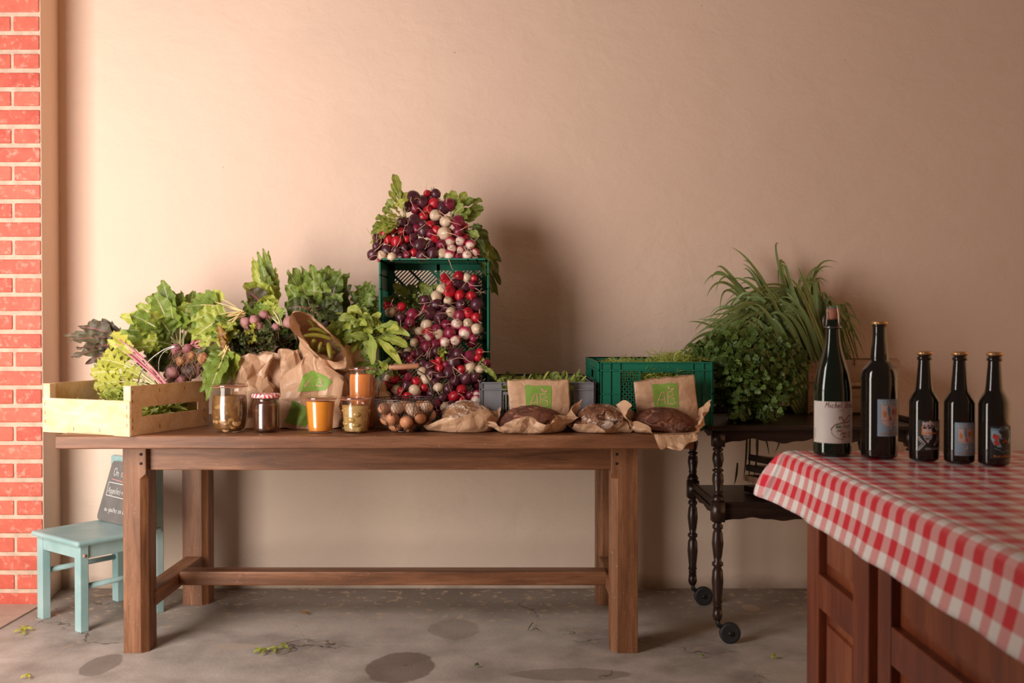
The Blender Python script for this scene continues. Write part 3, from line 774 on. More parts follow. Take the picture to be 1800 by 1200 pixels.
def bottle(px, py, kind, label, ang=.5):
    Yb = (EYE - BZ) * 1750 / (py - 575); q = WZ(px, py, BZ); c = Vector((q.x, q.y + {'c': .04, 'l': .036, 's': .03}[kind], BZ))
    c.x = ray(px, py).x / ray(px, py).y * c.y
    t = Thing('beer_bottle', label, 'bottle', c)
    b = M()
    if kind == 'c':
        pr = smooth_prof([(.030, .0), (.0395, .003), (.0415, .012), (.0415, .06), (.0415, .125), (.040, .155), (.0325, .195), (.0235, .225), (.0175, .25), (.0150, .275), (.0146, .283)], 4) + [(.0175, .284), (.0178, .289), (.0155, .291), (.0155, .303), (.0002, .303)]
        b.lathe(pr, 48, c); t.part('glass_body', b, MAT_BOTG)
        b = M(); b.lathe([(.0125, .300), (.013, .312), (.0145, .320), (.0145, .3265), (.0125, .329), (.0002, .329)], 28, c); ck = t.part('cork', b, MAT_CORK)
        b = M(); b.lathe([(.0132, .3285), (.0135, .331), (.011, .3325), (.0002, .333)], 24, c); t.part('cork_disc', b, flat('green_disc', (.12, .20, .14)), ck)
        b = M()
        ring = [(c.x + .0190 * math.cos(k * PI / 12), c.y + .0190 * math.sin(k * PI / 12), c.z + .286) for k in range(24)]
        b.tube(ring, .001, 6, closed=True)
        for k in range(4):
            a = PI / 4 + k * PI / 2 - .35
            b.tube([(c.x + rr * math.cos(a), c.y + rr * math.sin(a), c.z + z) for rr, z in ((.019, .286), (.0178, .298), (.0165, .315), (.0135, .3315), (.009, .334))], .001, 6)
        a = PI * .97; b.tube([(c.x + rr * math.cos(a + da), c.y + rr * math.sin(a + da), c.z + z) for rr, z, da in ((.019, .286, 0), (.022, .292, .15), (.022, .306, .1), (.019, .312, -.05), (.019, .288, -.1))], .0009, 6)
        t.part('wire_cage', b, MAT_STEEL)
    elif kind == 'l':
        pr = smooth_prof([(.030, .0), (.037, .003), (.039, .012), (.039, .06), (.039, .165), (.0385, .18), (.035, .194), (.0265, .205), (.0200, .212), (.0190, .222), (.0175, .24), (.0150, .262), (.0146, .285), (.0146, .288)], 4)
        b.lathe(pr + [(.0158, .289), (.0158, .294), (.0002, .294)], 48, c); t.part('glass_body', b, MAT_BOT)
        b = M(); cap(b, c, .0165, .2985); t.part('crown_cap', b, MAT_GOLD)
    else:
        pr = smooth_prof([(.022, .0), (.0285, .003), (.0305, .010), (.0305, .05), (.0305, .118), (.0295, .130), (.024, .143), (.0185, .153), (.0165, .165), (.0145, .19), (.0128, .212), (.0126, .216)], 4)
        b.lathe(pr + [(.0148, .2165), (.0150, .222), (.0135, .2235), (.0135, .230), (.0002, .230)], 44, c); t.part('glass_body', b, MAT_BOT)
        b = M(); cap(b, c, .0158, .2335); t.part('crown_cap', b, MAT_GOLD)
    return t, c
# view angle offset: label centres turned a little to the right
t, c = bottle(1463, 803, 'c', 'tall green champagne-shaped bottle with wired cork and cream label, leftmost on the gingham cloth')
fn = label_fn(c, .0417, .05)
b = M(); patch(b, fn, -.053, .060, .030, .122, 0); lb = t.part('paper_label', b, MAT_LW)
b = M()
for pl in strokes('Michel Breu', -.018, .1085, .0125, .2, .55)[0]: ribbon(b, pl, .0013, fn)
ribbon(b, [(-.006, .060), (.003, .071), (.018, .075), (.036, .077), (.046, .083), (.046, .091), (.038, .091), (.028, .082), (.023, .078), (.020, .084), (.016, .089), (.012, .088), (.013, .083)], .0019, fn)
ribbon(b, [(.003, .071), (-.004, .064), (-.004, .053), (.002, .045), (.012, .040), (.022, .038)], .0008, fn)
for tx, x, y, h in (('fruits', .021, .0640, .0085), ('sans', .006, .0560, .0075), ('pour', .016, .0500, .0075), ('gaz', .020, .0430, .0075)):
    for pl in strokes(tx, x, y, h, .3, .5)[0]: ribbon(b, pl, .0009, fn)
ribbon(b, [(.036, .056), (.036, .046), (.045, .044), (.046, .056), (.042, .053)], .0014, fn)
t.part('handwriting', b, INK['maroon'], lb)
b = M()
for pl in strokes('bio', .005, .0635, .011, .2, .3)[0]: ribbon(b, pl, .0016, fn)
t.part('handwriting', b, INK['green'], lb, label='green hand-lettered word')
b = M()
for k in range(14): patch(b, fn, -.050, -.0435, .038 + k * .0017, .0390 + k * .0017, 0, .0003, 3)
block_text(b, 'CIDRE', .010, .1015, .004, fn); block_text(b, 'a b', -.050, .115, .004, fn)
t.part('barcode', b, INK['grey'], lb)

def hand_label(t, c, r, ang, u0, u1, v0, v1):
    fn = label_fn(c, r, ang); S = (u1 - u0); H = (v1 - v0)
    X = lambda a: u0 + a * S
    Z = lambda a: v0 + a * H
    b = M(); patch(b, fn, u0, u1, v0, v1); lb = t.part('paper_label', b, MAT_LB)
    b = M()   # open hand pointing down with a pointed cuff
    poly(b, [(X(.14), Z(.60)), (X(.12), Z(.42)), (X(.22), Z(.30)), (X(.34), Z(.24)), (X(.46), Z(.17)), (X(.53), Z(.22)), (X(.50), Z(.32)), (X(.56), Z(.38)), (X(.62), Z(.28)), (X(.55), Z(.10)), (X(.66), Z(.08)), (X(.78), Z(.24)), (X(.92), Z(.38)), (X(.90), Z(.90)), (X(.83), Z(.92)), (X(.80), Z(.86)), (X(.74), Z(.93)), (X(.66), Z(.93)), (X(.62), Z(.86)), (X(.56), Z(.93)), (X(.47), Z(.93)), (X(.44), Z(.86)), (X(.38), Z(.93)), (X(.28), Z(.93)), (X(.25), Z(.85)), (X(.19), Z(.92)), (X(.12), Z(.90))], fn)
    t.part('printed_hand', b, INK['pinkish'], lb)
    b = M(); block_text(b, 'SAGESSE', X(.1), Z(.84), H * .13, fn, lift=.0007, width=S * .82); t.part('printed_title', b, INK['white'], lb)
    b = M(); block_text(b, 'La Bonne des Mousses', X(.08), Z(.055), H * .075, fn, lift=.0007, width=S * .86); t.part('printed_line', b, INK['orange'], lb)
    for nm, col, pts in (('printed_fish', 'teal', [(.38, .86), (.44, .78), (.46, .62), (.43, .52), (.37, .60), (.35, .74)]), ('printed_fish', 'red', [(.44, .55), (.50, .50), (.48, .42), (.40, .46)]),
                         ('printed_fish', 'orange', [(.20, .70), (.28, .66), (.24, .50), (.18, .56)]), ('printed_pepper', 'red', [(.56, .76), (.62, .72), (.58, .56), (.52, .60)]),
                         ('printed_fish', 'ochre', [(.74, .82), (.80, .76), (.82, .60), (.77, .50), (.71, .60), (.72, .74)]), ('printed_pepper', 'orange', [(.64, .74), (.68, .70), (.66, .58), (.62, .60)])):
        b = M(); poly(b, [(X(a), Z(d)) for a, d in pts], fn, lift=.0008); t.part(nm, b, INK[col], lb)
    b = M()
    for k in range(4): ribbon(b, [(X(.12 + .2 * k), Z(.425)), (X(.27 + .2 * k), Z(.43))], .0012, fn, lift=.0009)
    t.part('printed_line', b, INK['grey'], lb)
t, c = bottle(1545, 807, 'l', 'large brown bottle with gold cap and pale blue hand label, second from left')
hand_label(t, c, .0392, .42, -.020, .040, .050, .130)
t, c = bottle(1624, 812, 's', 'small beer bottle with black and pink label and white diamond, leftmost of three small bottles')
r_ = .0307; fn = label_fn(c, r_, .40)
b = M(); patch(b, fn, -.026, .034, .024, .089); lb = t.part('paper_label', b, MAT_LK)
b = M(); poly(b, [(-.016, .086), (.0, .088), (.010, .080), (.002, .070), (.006, .060), (.0, .050), (-.004, .040), (-.012, .050), (-.015, .062)], fn)
poly(b, [(.012, .084), (.026, .080), (.028, .060), (.022, .046), (.010, .034), (.006, .036), (.016, .048), (.018, .062), (.010, .074)], fn)
t.part('printed_figure', b, INK['pinkish'], lb)
b = M(); patch(b, fn, -.016, .014, .060, .0625, 0, .0004, 8); patch(b, fn, -.017, -.0145, .058, .076, 0, .0004, 3); t.part('printed_band', b, INK['orange'], lb)
b = M(); poly(b, [(-.010, .058), (.002, .060), (.006, .052), (-.003, .046), (-.012, .050)], fn, lift=.0006); poly(b, [(.016, .078), (.024, .078), (.024, .068), (.018, .066)], fn, lift=.0006); t.part('printed_patch', b, INK['grey'], lb)
b = M(); ribbon(b, [(-.024, .054), (-.010, .039), (-.024, .024)], .0016, fn, lift=.0008); ribbon(b, [(-.024, .049), (-.0148, .039), (-.024, .029)], .0010, fn, lift=.0008)
t.part('printed_diamond', b, INK['white'], lb); b = M(); block_text(b, 'SAGESSE', -.016, .080, .009, fn, lift=.0008, width=.046); t.part('printed_title', b, INK['white'], lb); b = M(); block_text(b, 'GRILLENGER', -.010, .0265, .006, fn, lift=.0008, width=.038); t.part('printed_line', b, INK['white'], lb)
t, c = bottle(1686, 816, 's', 'small beer bottle with pale blue hand label, in the middle of three small bottles')
hand_label(t, c, r_, .36, -.020, .031, .018, .087)
t, c = bottle(1747, 820, 's', 'small beer bottle with black, blue and red label, rightmost on the cloth')
fn = label_fn(c, r_, .40)
b = M(); patch(b, fn, -.020, .034, .016, .083); lb = t.part('paper_label', b, MAT_LK)
b = M(); poly(b, [(-.018, .080), (.0, .082), (.018, .082), (.024, .070), (.026, .050), (.018, .042), (.002, .036), (-.012, .044), (-.018, .056)], fn); t.part('printed_patch', b, INK['sky'], lb)
b = M(); poly(b, [(-.006, .074), (.006, .080), (.018, .076), (.022, .062), (.018, .052), (.022, .040), (.006, .036), (.0, .046), (-.004, .056), (.004, .062)], fn, lift=.0006); poly(b, [(-.014, .066), (-.010, .066), (-.009, .060), (-.015, .061)], fn, lift=.0006); t.part('printed_figure', b, INK['black'], lb)
b = M(); poly(b, [(-.013, .068), (-.004, .064), (-.001, .056), (-.008, .056), (-.002, .048), (-.006, .042), (-.014, .048), (-.010, .056), (-.016, .060)], fn, lift=.0008)
ribbon(b, [(.004, .050), (.012, .054), (.016, .048)], .0016, fn, lift=.0009); t.part('printed_flames', b, INK['red'], lb)
b = M(); block_text(b, 'Bouc a Emissaire', -.013, .0195, .0065, fn, lift=.0008, width=.044); t.part('printed_line', b, INK['orange'], lb)
b = M(); block_text(b, 'SAGESSE', -.018, .0735, .009, fn, lift=.0009, width=.046)
ribbon(b, [(-.012, .038), (-.002, .034), (.004, .030), (.012, .033), (.022, .031)], .0014, fn, lift=.0009); t.part('printed_title', b, INK['teal'], lb)

# ------------------------------------------------------------------ jars on the oak table
GL_CLEAR = glassmat('jar_glass'); GL_RIM = glassmat('jar_rim_glass', (.95, .90, .86), .16)
MAT_SEAL = simple('rubber_seal', (.62, .25, .17), .5)
def puree(name, c, c2, c3=None, s=30, coat=.6):
    m_, nt, p = newmat(name); p.inputs['Roughness'].default_value = .3; p.inputs['Coat Weight'].default_value = coat; p.inputs['Coat Roughness'].default_value = .04
    v = coords(nt); col = mixc(nt, step(nt, noi(nt, v, s, 4), .35, .62), c, c2)
    if c3: col = mixc(nt, step(nt, noi(nt, v, s * .7, 3), .60, .66), col, c3)
    nt.links.new(col, p.inputs['Base Color']); p.inputs['Subsurface Weight'].default_value = .0
    return m_
MAT_ORNG = puree('orange_puree', (.72, .27, .03), (.66, .23, .025), s=12)
MAT_ORNT = puree('carrot_soup', (.68, .22, .05), (.58, .19, .045), s=14)
MAT_MUSH = puree('mushroom_brine', (.21, .10, .03), (.11, .05, .015), (.34, .19, .06), 30)
MAT_MUSHP = simple('mushroom_slice', (.44, .25, .10), .4, c2=(.30, .15, .05), coat=.5, nscale=60)
MAT_JAM = puree('dark_jam', (.045, .014, .006), (.075, .024, .008), (.16, .07, .015), 35)
MAT_PICK = puree('pickle_brine', (.46, .30, .11), (.36, .20, .06), (.50, .38, .18), 20)
MAT_PICKP = simple('pickle_piece', (.42, .26, .07), .35, c2=(.30, .19, .05), coat=.5, nscale=50)
MAT_PICKD = simple('dark_pickle', (.045, .045, .02), .35, coat=.5)
def jar(px, prof, Y, fill, label, contents, lid='glass', name='glass_jar', inner=None):
    q = WZ(px, 575 + (EYE - TZ) * 1750 / Y, TZ); c = Vector((ray(px, 750).x / ray(px, 750).y * Y, Y, TZ + .0005))
    t = Thing(name, label, 'jar', c)
    b = M(); b.lathe(smooth_prof(prof, 4), 44, c); t.part('glass_body', b, GL_CLEAR)
    sp = [(max(.001, r - .0022), z + .003 if z < .01 else z) for r, z in smooth_prof(prof, 4) if z <= fill]
    b = M(); b.lathe([(.001, .0028)] + sp + [(sp[-1][0], fill), (.001, fill + .0015)], 40, c); f = t.part('filling', b, contents)
    rt, zt = prof[-1]
    if lid == 'glass':
        b = M(); b.lathe([(rt - .006, zt), (rt + .004, zt), (rt + .0055, zt + .003), (rt + .0035, zt + .0075), (rt - .003, zt + .0095), (rt - .008, zt + .006), (.001, zt + .006)], 44, c)
        l = t.part('glass_lid', b, GL_RIM)
        b = M(); b.lathe([(rt - .002, zt - .0012), (rt + .0028, zt - .0012), (rt + .0028, zt + .0002), (rt - .002, zt + .0002)], 44, c); t.part('rubber_seal', b, MAT_SEAL)
    else:
        b = M(); rows = []; n = 60
        for rr, zz in ((rt + .002, zt - .012), (rt + .0035, zt - .011), (rt + .0035, zt - .002), (rt + .001, zt + .0015), (rt - .004, zt + .001), (rt - .006, zt - .0002), (.001, zt - .0002)):
            row = []
            for k in range(n):
                a = 2 * PI * k / n; x, y = rr * math.cos(a), rr * math.sin(a)
                row.append(b.vert((c.x + x, c.y + y, c.z + zz), (x + (zz * .7 if x > 0 else -zz * .7), a * .04 + y * .2 if rr > rt - .001 else y, 0)))
            rows.append(row)
        b.grid(rows, True); t.part('lid', b, MAT_GLID, label='red and white gingham metal lid')
    return t, c, f
t, c, f = jar(404, [(.035, .0), (.046, .004), (.054, .018), (.0595, .05), (.0605, .09), (.0575, .125), (.0565, .140), (.0580, .158)], 3.475, .128, 'bulging glass jar of sliced mushrooms with flat glass lid, leftmost of the jars', MAT_MUSH, name='preserving_jar')
for k in range(34):
    a = rng.uniform(-PI, 0) if k < 28 else rng.uniform(0, PI); z = rng.uniform(.012, .118)
    rr = .0545 if .03 < z < .11 else .050 if z > .018 else .044
    b = M(); n_ = Vector((math.cos(a), math.sin(a), rng.uniform(-.3, .3))); R = n_.to_track_quat('Z', 'Y').to_matrix(); s = rng.uniform(.008, .0165)
    b.lathe([(.001, -.0012), (s * .8, -.0012), (s, 0), (s * .85, .0015), (.001, .0022)], 14, c + Vector((math.cos(a) * (rr), math.sin(a) * (rr), z)), axis=R @ Matrix.Diagonal((1, rng.uniform(.5, 1), 1)))
    t.part('mushroom_slice', b, MAT_MUSHP if rng.random() < .7 else MAT_MUSH, f)
jar(468, [(.030, .0), (.042, .003), (.0455, .010), (.046, .04), (.046, .085), (.0455, .098), (.0395, .110), (.0395, .118), (.044, .121), (.0455, .132)], 3.47, .112, 'small jar of dark jam with red gingham lid', MAT_JAM, 'metal', name='jam_jar')
# little blank paper label of the jam jar
t2, c2, f2 = jar(563, [(.030, .0), (.040, .003), (.0425, .010), (.0465, .06), (.0515, .105), (.0535, .116)], 3.455, .108, 'glass cup jar of bright orange puree with glass lid, in front of the logo bag', MAT_ORNG, name='preserving_jar')
t3, c3, f3 = jar(626, [(.030, .0), (.040, .003), (.0425, .010), (.0465, .06), (.0515, .105), (.0535, .116)], 3.45, .095, 'glass cup jar of pickled vegetables with glass lid, beside the egg basket', MAT_PICK, name='preserving_jar')
for k in range(22):
    a = rng.uniform(-PI, .2); z = rng.uniform(.012, .09); rr = .038 + z * .09
    b = M(); b.ball(c3 + Vector((math.cos(a) * rr * .87, math.sin(a) * rr * .87, z)), rng.uniform(.008, .015), 7, (rng.uniform(.6, 1.2), .8, rng.uniform(.4, 1)))
    t3.part('pickle_piece', b, MAT_PICKD if k in (3, 9, 15) else MAT_PICKP, f3)
jar(636, [(.030, .0), (.040, .003), (.0445, .012), (.0450, .06), (.0450, .14), (.0450, .185), (.0420, .200), (.0425, .206), (.044, .214)], 3.58, .196, 'tall glass jar of orange soup with pink seal, behind the small jars', MAT_ORNT, name='preserving_jar')

# ------------------------------------------------------------------ wire egg basket
MAT_EGG = simple('brown_eggshell', (.50, .22, .11), .5, c2=(.44, .18, .085), nscale=30, bstr=.1, bscale=200)
MAT_EGGP = simple('pale_eggshell', (.64, .42, .29), .5, c2=(.58, .36, .24), nscale=30, bstr=.1, bscale=200)
def egg_basket():
    Y = 3.50; c = Vector((ray(712, 750).x / ray(712, 750).y * Y, Y, TZ)); R = .108; H = .112
    t = Thing('egg_basket', 'round wire basket of eggs with wooden grip handle', 'basket', c)
    def pr(h): return (.05 + (R - .05) * math.sin(min(1, h / H * 1.0) * PI / 2) ** .8) if h > 0 else .05
    b = M()
    N = 56
    for s in (1, -1):
        for k in range(N):
            pts = []
            for i in range(11):
                h = H * i / 10; r = pr(h); a = 2 * PI * k / N + s * i * .052
                pts.append((c.x + r * math.cos(a), c.y + r * math.sin(a), c.z + .003 + h))
            b.tube(pts, .00075, 3, cap=False)
    for k in range(14):
        a = PI * k / 14; q = (.05 * math.cos(a), .05 * math.sin(a))
        b.tube([(c.x + q[0], c.y + q[1], c.z + .003), (c.x - q[0], c.y - q[1], c.z + .003)], .0005, 3, cap=False)
    t.part('wire_mesh', b, MAT_WIRE)
    for r, z, w in ((R, H, .0021), (R, H - .008, .0012), (.05, 0, .0022)):
        b = M(); b.tube([(c.x + r * math.cos(k * PI / 24), c.y + r * math.sin(k * PI / 24), c.z + z + .003) for k in range(48)], w, 6, closed=True); t.part('wire_hoop', b, MAT_WIRE)
    for k in range(8):
        a = PI / 8 + k * PI / 4; b = M(); b.tube([(c.x + (pr(H * i / 10) + .001) * math.cos(a), c.y + (pr(H * i / 10) + .001) * math.sin(a), c.z + .002 + H * i / 10) for i in range(11)], .0017, 5); t.part('wire_rib', b, MAT_WIRE)
    gx0, gx1, gz = c.x - .056, c.x + .050, c.z + .224
    b = M()
    for gx, s in ((gx0 + .010, -1), (gx1 - .010, 1)):
        for dy in (-1, 1):
            b.tube([(c.x + s * R * .93, c.y + dy * .032, c.z + H), (c.x + s * (R * .86), c.y + dy * .028, c.z + H + .045), (c.x + s * .072, c.y + dy * .016, c.z + H + .085), (gx, c.y + dy * .008, gz - .008), (gx, c.y + dy * .007, gz + .010), (gx, c.y, gz + .013)], .0018, 6)
    hd = t.part('handle', b, MAT_WIRE)
    b = M(); b.tube([(gx0, c.y, gz), (gx0 + .004, c.y, gz), (gx1 - .004, c.y, gz + .005), (gx1, c.y, gz + .005)], [.008, .010, .010, .008], 14); t.part('wooden_grip', b, simple('grip_wood', (.42, .19, .10), .5), hd)
    prof = [(.0005, -.028), (.009, -.0262), (.0165, -.019), (.0212, -.008), (.0222, .002), (.0200, .014), (.0145, .024), (.008, .0292), (.0005, .031)]
    prof = smooth_prof(prof, 2)
    eb = M(); eb.lathe(prof, 22); me1 = eb.build('egg'); me1.materials.append(MAT_EGG)
    me2 = me1.copy(); me2.materials.clear(); me2.materials.append(MAT_EGGP)
    spots = [(-.068, -.040, .080, 0), (-.020, -.050, .082, 1), (.030, -.052, .078, 1), (.074, -.030, .082, 1), (-.035, -.062, .046, 0), (.012, -.075, .036, 0), (.055, -.058, .050, 0), (-.062, -.025, .042, 0),
             (-.028, -.040, .020, 0), (.020, -.030, .020, 0), (.050, -.010, .028, 0), (-.045, .02, .028, 0), (-.05, .03, .075, 1), (.0, .03, .080, 0), (.05, .035, .078, 0), (.0, .04, .03, 0), (.085, .012, .055, 1)]
    names = ['brown egg at the left rim of the wire basket', 'pale egg left of centre on top in the wire basket', 'pale egg right of centre on top in the wire basket', 'pale egg at the right rim of the wire basket', 'brown egg low left in the wire basket', 'brown egg at the bottom front of the wire basket', 'brown egg low right in the wire basket']
    for k, (x, y, z, p_) in enumerate(spots):
        o = bpy.data.objects.new('egg', me2 if p_ else me1); COL.objects.link(o); o.location = c + Vector((x, y, z + .003)); o.rotation_euler = (rng.uniform(.6, 2.4), rng.uniform(-.6, .6), rng.uniform(-1.2, 1.2))
        o.scale = [rng.uniform(.93, 1.02)] * 3
        tag(o, names[k] if k < len(names) else ('pale egg deeper in the wire basket' if p_ else 'brown egg deeper in the wire basket'), 'egg', 'eggs in the wire basket')
egg_basket()

# ------------------------------------------------------------------ plastic crates
def lattice(b, P, x0, x1, z0, z1, pitch, w, t, slope=1):
    """diagonal bars clipped to a rectangle; P(x, z) -> point"""
    s = x0 - (z1 - z0)
    while s < x1:
        for sg in ((1, -1) if slope == 0 else (slope,)):
            a = []
            # line x = s + sg*(z - z0) (sg=1) or x = s + (z1 - z)
            za, zb = z0, z1
            f = (lambda z: s + (z - z0)) if sg == 1 else (lambda z: s + (z1 - z))
            if sg == 1: za = max(z0, z0 + x0 - s); zb = min(z1, z0 + x1 - s)
            else: zb = min(z1, z1 - (x0 - s)); za = max(z0, z1 - (x1 - s))
            if zb - za > .004: b.bar(P(f(za), za), P(f(zb), zb), w, t, up=P(0, 0) - P(0, 0) + PN(P))
        s += pitch
def PN(P):
    a = P(1, 0) - P(0, 0); c = P(0, 1) - P(0, 0); return a.cross(c).normalized()
def crate(name, label, T, sx, sy, sz, mat, style, group=None):
    """open crate in its own frame: x width, y depth, z height, opening upwards; T places it"""
    t = Thing(name, label, 'crate', T.translation, group)
    F = lambda x, y, z: T @ Vector((x, y, z))
    rim = .007
    def wall(nm, P, w, holes):
        n = PN(P); b = M()
        Q = lambda x0, x1, z0, z1, a0=0., a1=.003: [b.vert(P(x, z) + n * a) for a in (a0, a1) for x, z in ((x0, z0), (x1, z0), (x1, z1), (x0, z1))]
        def slab(x0, x1, z0, z1, a0=0., a1=.0025):
            i = Q(x0, x1, z0, z1, a0, a1)
            for f in ((3, 2, 1, 0), (4, 5, 6, 7), (0, 1, 5, 4), (1, 2, 6, 5), (2, 3, 7, 6), (3, 0, 4, 7)): b.face([i[k] for k in f])
        c1, c2 = w * .17, w * .83
        if holes:
            slab(0, c1, 0, sz); slab(c2, w, 0, sz); slab(c1, c2, 0, .025); slab(c1, c2, sz - (.032 if style == 'green' else .012), sz)
            if style == 'green':
                h0, h1 = w * .36, w * .68; hz0, hz1 = sz - .072, sz - .038
                lattice(b, lambda x, z: P(x, z) + n * .001, c1, c2, .025, hz0, .0185, .0040, .0025, 0)
                lattice(b, lambda x, z: P(x, z) + n * .001, c1, h0, hz0, sz - .032, .0185, .0040, .0025, 0); lattice(b, lambda x, z: P(x, z) + n * .001, h1, c2, hz0, sz - .032, .0185, .0040, .0025, 0)
                slab(h0 - .004, h1 + .004, hz0 - .003, hz0 + .001, 0, .008); slab(h0 - .004, h0, hz0, hz1 + .006, 0, .008); slab(h1, h1 + .004, hz0, hz1 + .006, 0, .008); slab(h0, h1, hz1, hz1 + .006)
            else:
                x = c1 + .006
                while x < c2 - .004: slab(x, x + .005, .025, sz - .045); x += .011
                slab(c1, c2, sz - .045, sz - .035)
        else: slab(0, w, 0, sz)
        # ribs
        hr = [.0, sz - .004] + ([sz - .032, sz * .52, sz * .23] if style == 'green' else [sz - .028])
        vr = [.0, w - .004, c1, c2 - .004] + ([c1 * .5, w - c1 * .5, ] if style == 'green' else [])
        for z in hr[:3]: slab(0, w, z, z + .004, 0, rim + .002)
        for z in hr[3:]:
            slab(0, c1, z, z + .0035, 0, rim); slab(c2, w, z, z + .0035, 0, rim)
        for x in vr: slab(x, x + .004, 0, sz, 0, rim)
        t.part(nm, b, mat, smooth=False)
    # outward normals
    wall('end_panel', lambda x, z: F(x - sx / 2, -sy / 2, z), sx, True)
    wall('end_panel', lambda x, z: F(sx / 2 - x, sy / 2, z), sx, True)
    wall('side_panel', lambda x, z: F(-sx / 2, sy / 2 - x, z), sy, style != 'grey')
    wall('side_panel', lambda x, z: F(sx / 2, x - sy / 2, z), sy, style != 'grey')
    b = M()
    P = lambda x, y: F(x, y, .004)
    lattice(b, P, -sx / 2, sx / 2, -sy / 2, sy / 2, .016 if style == 'green' else .02, .005, .004, 0 if style == 'grey' else 1)
    if style == 'green': lattice(b, P, -sx / 2, sx / 2, -sy / 2, sy / 2, .085, .010, .006, -1)
    for x in (-sx / 2 + .012, 0, sx / 2 - .012): b.bar(P(x, -sy / 2), P(x, sy / 2), .024 if x else .012, .005, up=PN(P))
    for y in (-sy / 2 + .012, 0, sy / 2 - .012): b.bar(P(-sx / 2, y), P(sx / 2, y), .024 if y else .012, .005, up=PN(P))
    t.part('base_grid', b, mat, smooth=False)
    return t
crate('grey_crate', 'low grey plastic crate of leafy shoots behind the first standing bread bag', Matrix.Translation((.0305 + (944 - 900) / 1750 * 3.6 - .030, 3.845, TZ)), .40, .60, .170, MAT_GREYP, 'grey')
crate('green_crate', 'green plastic crate of pale shoots, its end facing out, beside the grey crate', Matrix.Translation(((1153 - 900) / 1750 * 3.565, 3.862, TZ)), .40, .60, .241, MAT_GREENP, 'green')
# the third crate stands on end, its opening towards the camera
Tu = Matrix.Translation((-.2975, 3.79 + .24, TZ + .309)) @ Matrix(((1, 0, 0, 0), (0, 0, -1, 0), (0, 1, 0, 0), (0, 0, 0, 1)))
crate('green_crate', 'green plastic crate stood on end, its opening full of tumbling radishes', Tu, .40, .618, .24, MAT_GREENP, 'green')

# ------------------------------------------------------------------ wooden crates
def left_crate():
    O = Vector((-1.282, 3.335, TZ)); u = Vector((-.915, .40, 0)).normalized(); v = Vector((.36, .933, 0)).normalized()
    T = Matrix(((u.x, v.x, 0, O.x), (u.y, v.y, 0, O.y), (0, 0, 1, O.z), (0, 0, 0, 1)))
    t = Thing('vegetable_crate', 'bright thin-walled poplar crate of frisee, jutting over the left end of the table', 'crate', O)
    Lu, Lv, H = .395, .405, .118; th = .004
    b = M(); b.box(0, Lu, 0, Lv, .004, .008, T); t.part('base', b, MAT_PINE, smooth=False)
    for y in (-th, Lv):
        b = M(); b.box(-.003, Lu + .003, y, y + th, -.002, H, T); t.part('side_board', b, MAT_PINE, smooth=False, bevel=.001)
    for x in (-th, Lu):
        H2 = .168
        b = M(); b.box(x, x + th, 0, Lv, H2 - .075, H2, T); b.box(x, x + th, 0, Lv, 0, .062, T); b.box(x, x + th, 0, .055, .062, H2 - .075, T); b.box(x, x + th, Lv - .06, Lv, .062, H2 - .075, T)
        t.part('end_board', b, MAT_PINE, smooth=False, bevel=.001)
    for x, y in ((.0, .0), (Lu - .028, 0), (0, Lv - .028), (Lu - .028, Lv - .028)):
        b = M(); i = [b.vert(T @ Vector(q)) for q in ((x, y, .006), (x + .028, y, .006), (x + .028, y + .028, .006), (x, y + .028, .006), (x, y, .168), (x + .028, y, .168), (x + .028, y + .028, .168), (x, y + .028, .168))]
        for f in ((3, 2, 1, 0), (4, 5, 6, 7), (0, 1, 5, 4), (1, 2, 6, 5), (2, 3, 7, 6), (3, 0, 4, 7)): b.face([i[k] for k in f])
        t.part('corner_post', b, MAT_PINE, smooth=False, bevel=.0015)
    b = M()
    for x, z in ((.008, .03), (.008, .06), (.008, .09), (.385, .03), (.385, .06), (.385, .09), (.13, .008), (.25, .008)): b.box(x, x + .001, -th - .0012, -th + .001, z, z + .013, T)
    for y, z in ((.008, .02), (.008, .045), (.008, .11), (.008, .14), (.38, .02), (.38, .05), (.38, .11), (.38, .15), (.14, .14), (.14, .015), (.27, .14)): b.box(-th - .0012, -th + .001, y, y + .001, z, z + .013, T)
    t.part('staples', b, MAT_IRON, smooth=False)
    return T, Lu, Lv
LT, LU, LV = left_crate()
def right_crate():
    x0, x1, y0, y1, z0 = 1.195, 1.555, 4.0, 4.235, .785
    t = Thing('vegetable_crate', 'reddish slatted wooden crate on the trolley holding leeks', 'crate', ((x0 + x1) / 2, y0, z0))
    b = M(); b.box(x0, x1, y0, y1, z0, z0 + .006); t.part('base', b, MAT_PINE2, smooth=False)
    for a, c in ((0, .10), (.128, .218)):
        for y in (y0, y1 - .007):
            b = M(); b.box(x0, x1, y, y + .007, z0 + a, z0 + c); t.part('side_board', b, MAT_PINE2, smooth=False, bevel=.001)
        for x in (x0 - .004, x1):
            b = M(); b.box(x, x + .004, y0, y1, z0 + a, z0 + c); t.part('end_board', b, MAT_PINE2, smooth=False, bevel=.001)
    for x in (x0 + .002, x1 - .027):
        for y in (y0 + .008, y1 - .032):
            b = M(); b.box(x, x + .025, y, y + .025, z0, z0 + .225); t.part('corner_post', b, MAT_PINE2, smooth=False)
    b = M()
    for x in (x0 + .012, x1 - .014): 
        for z in (.03, .07, .15, .19): b.tube([(x, y0 - .001, z0 + z), (x, y0 + .003, z0 + z)], .002, 6)
    b.tube([(1.375, y0 - .002, z0 + .222), (1.375, y0 - .003, z0 + .195)], .0015, 5); t.part('staples', b, MAT_IRON)
right_crate()
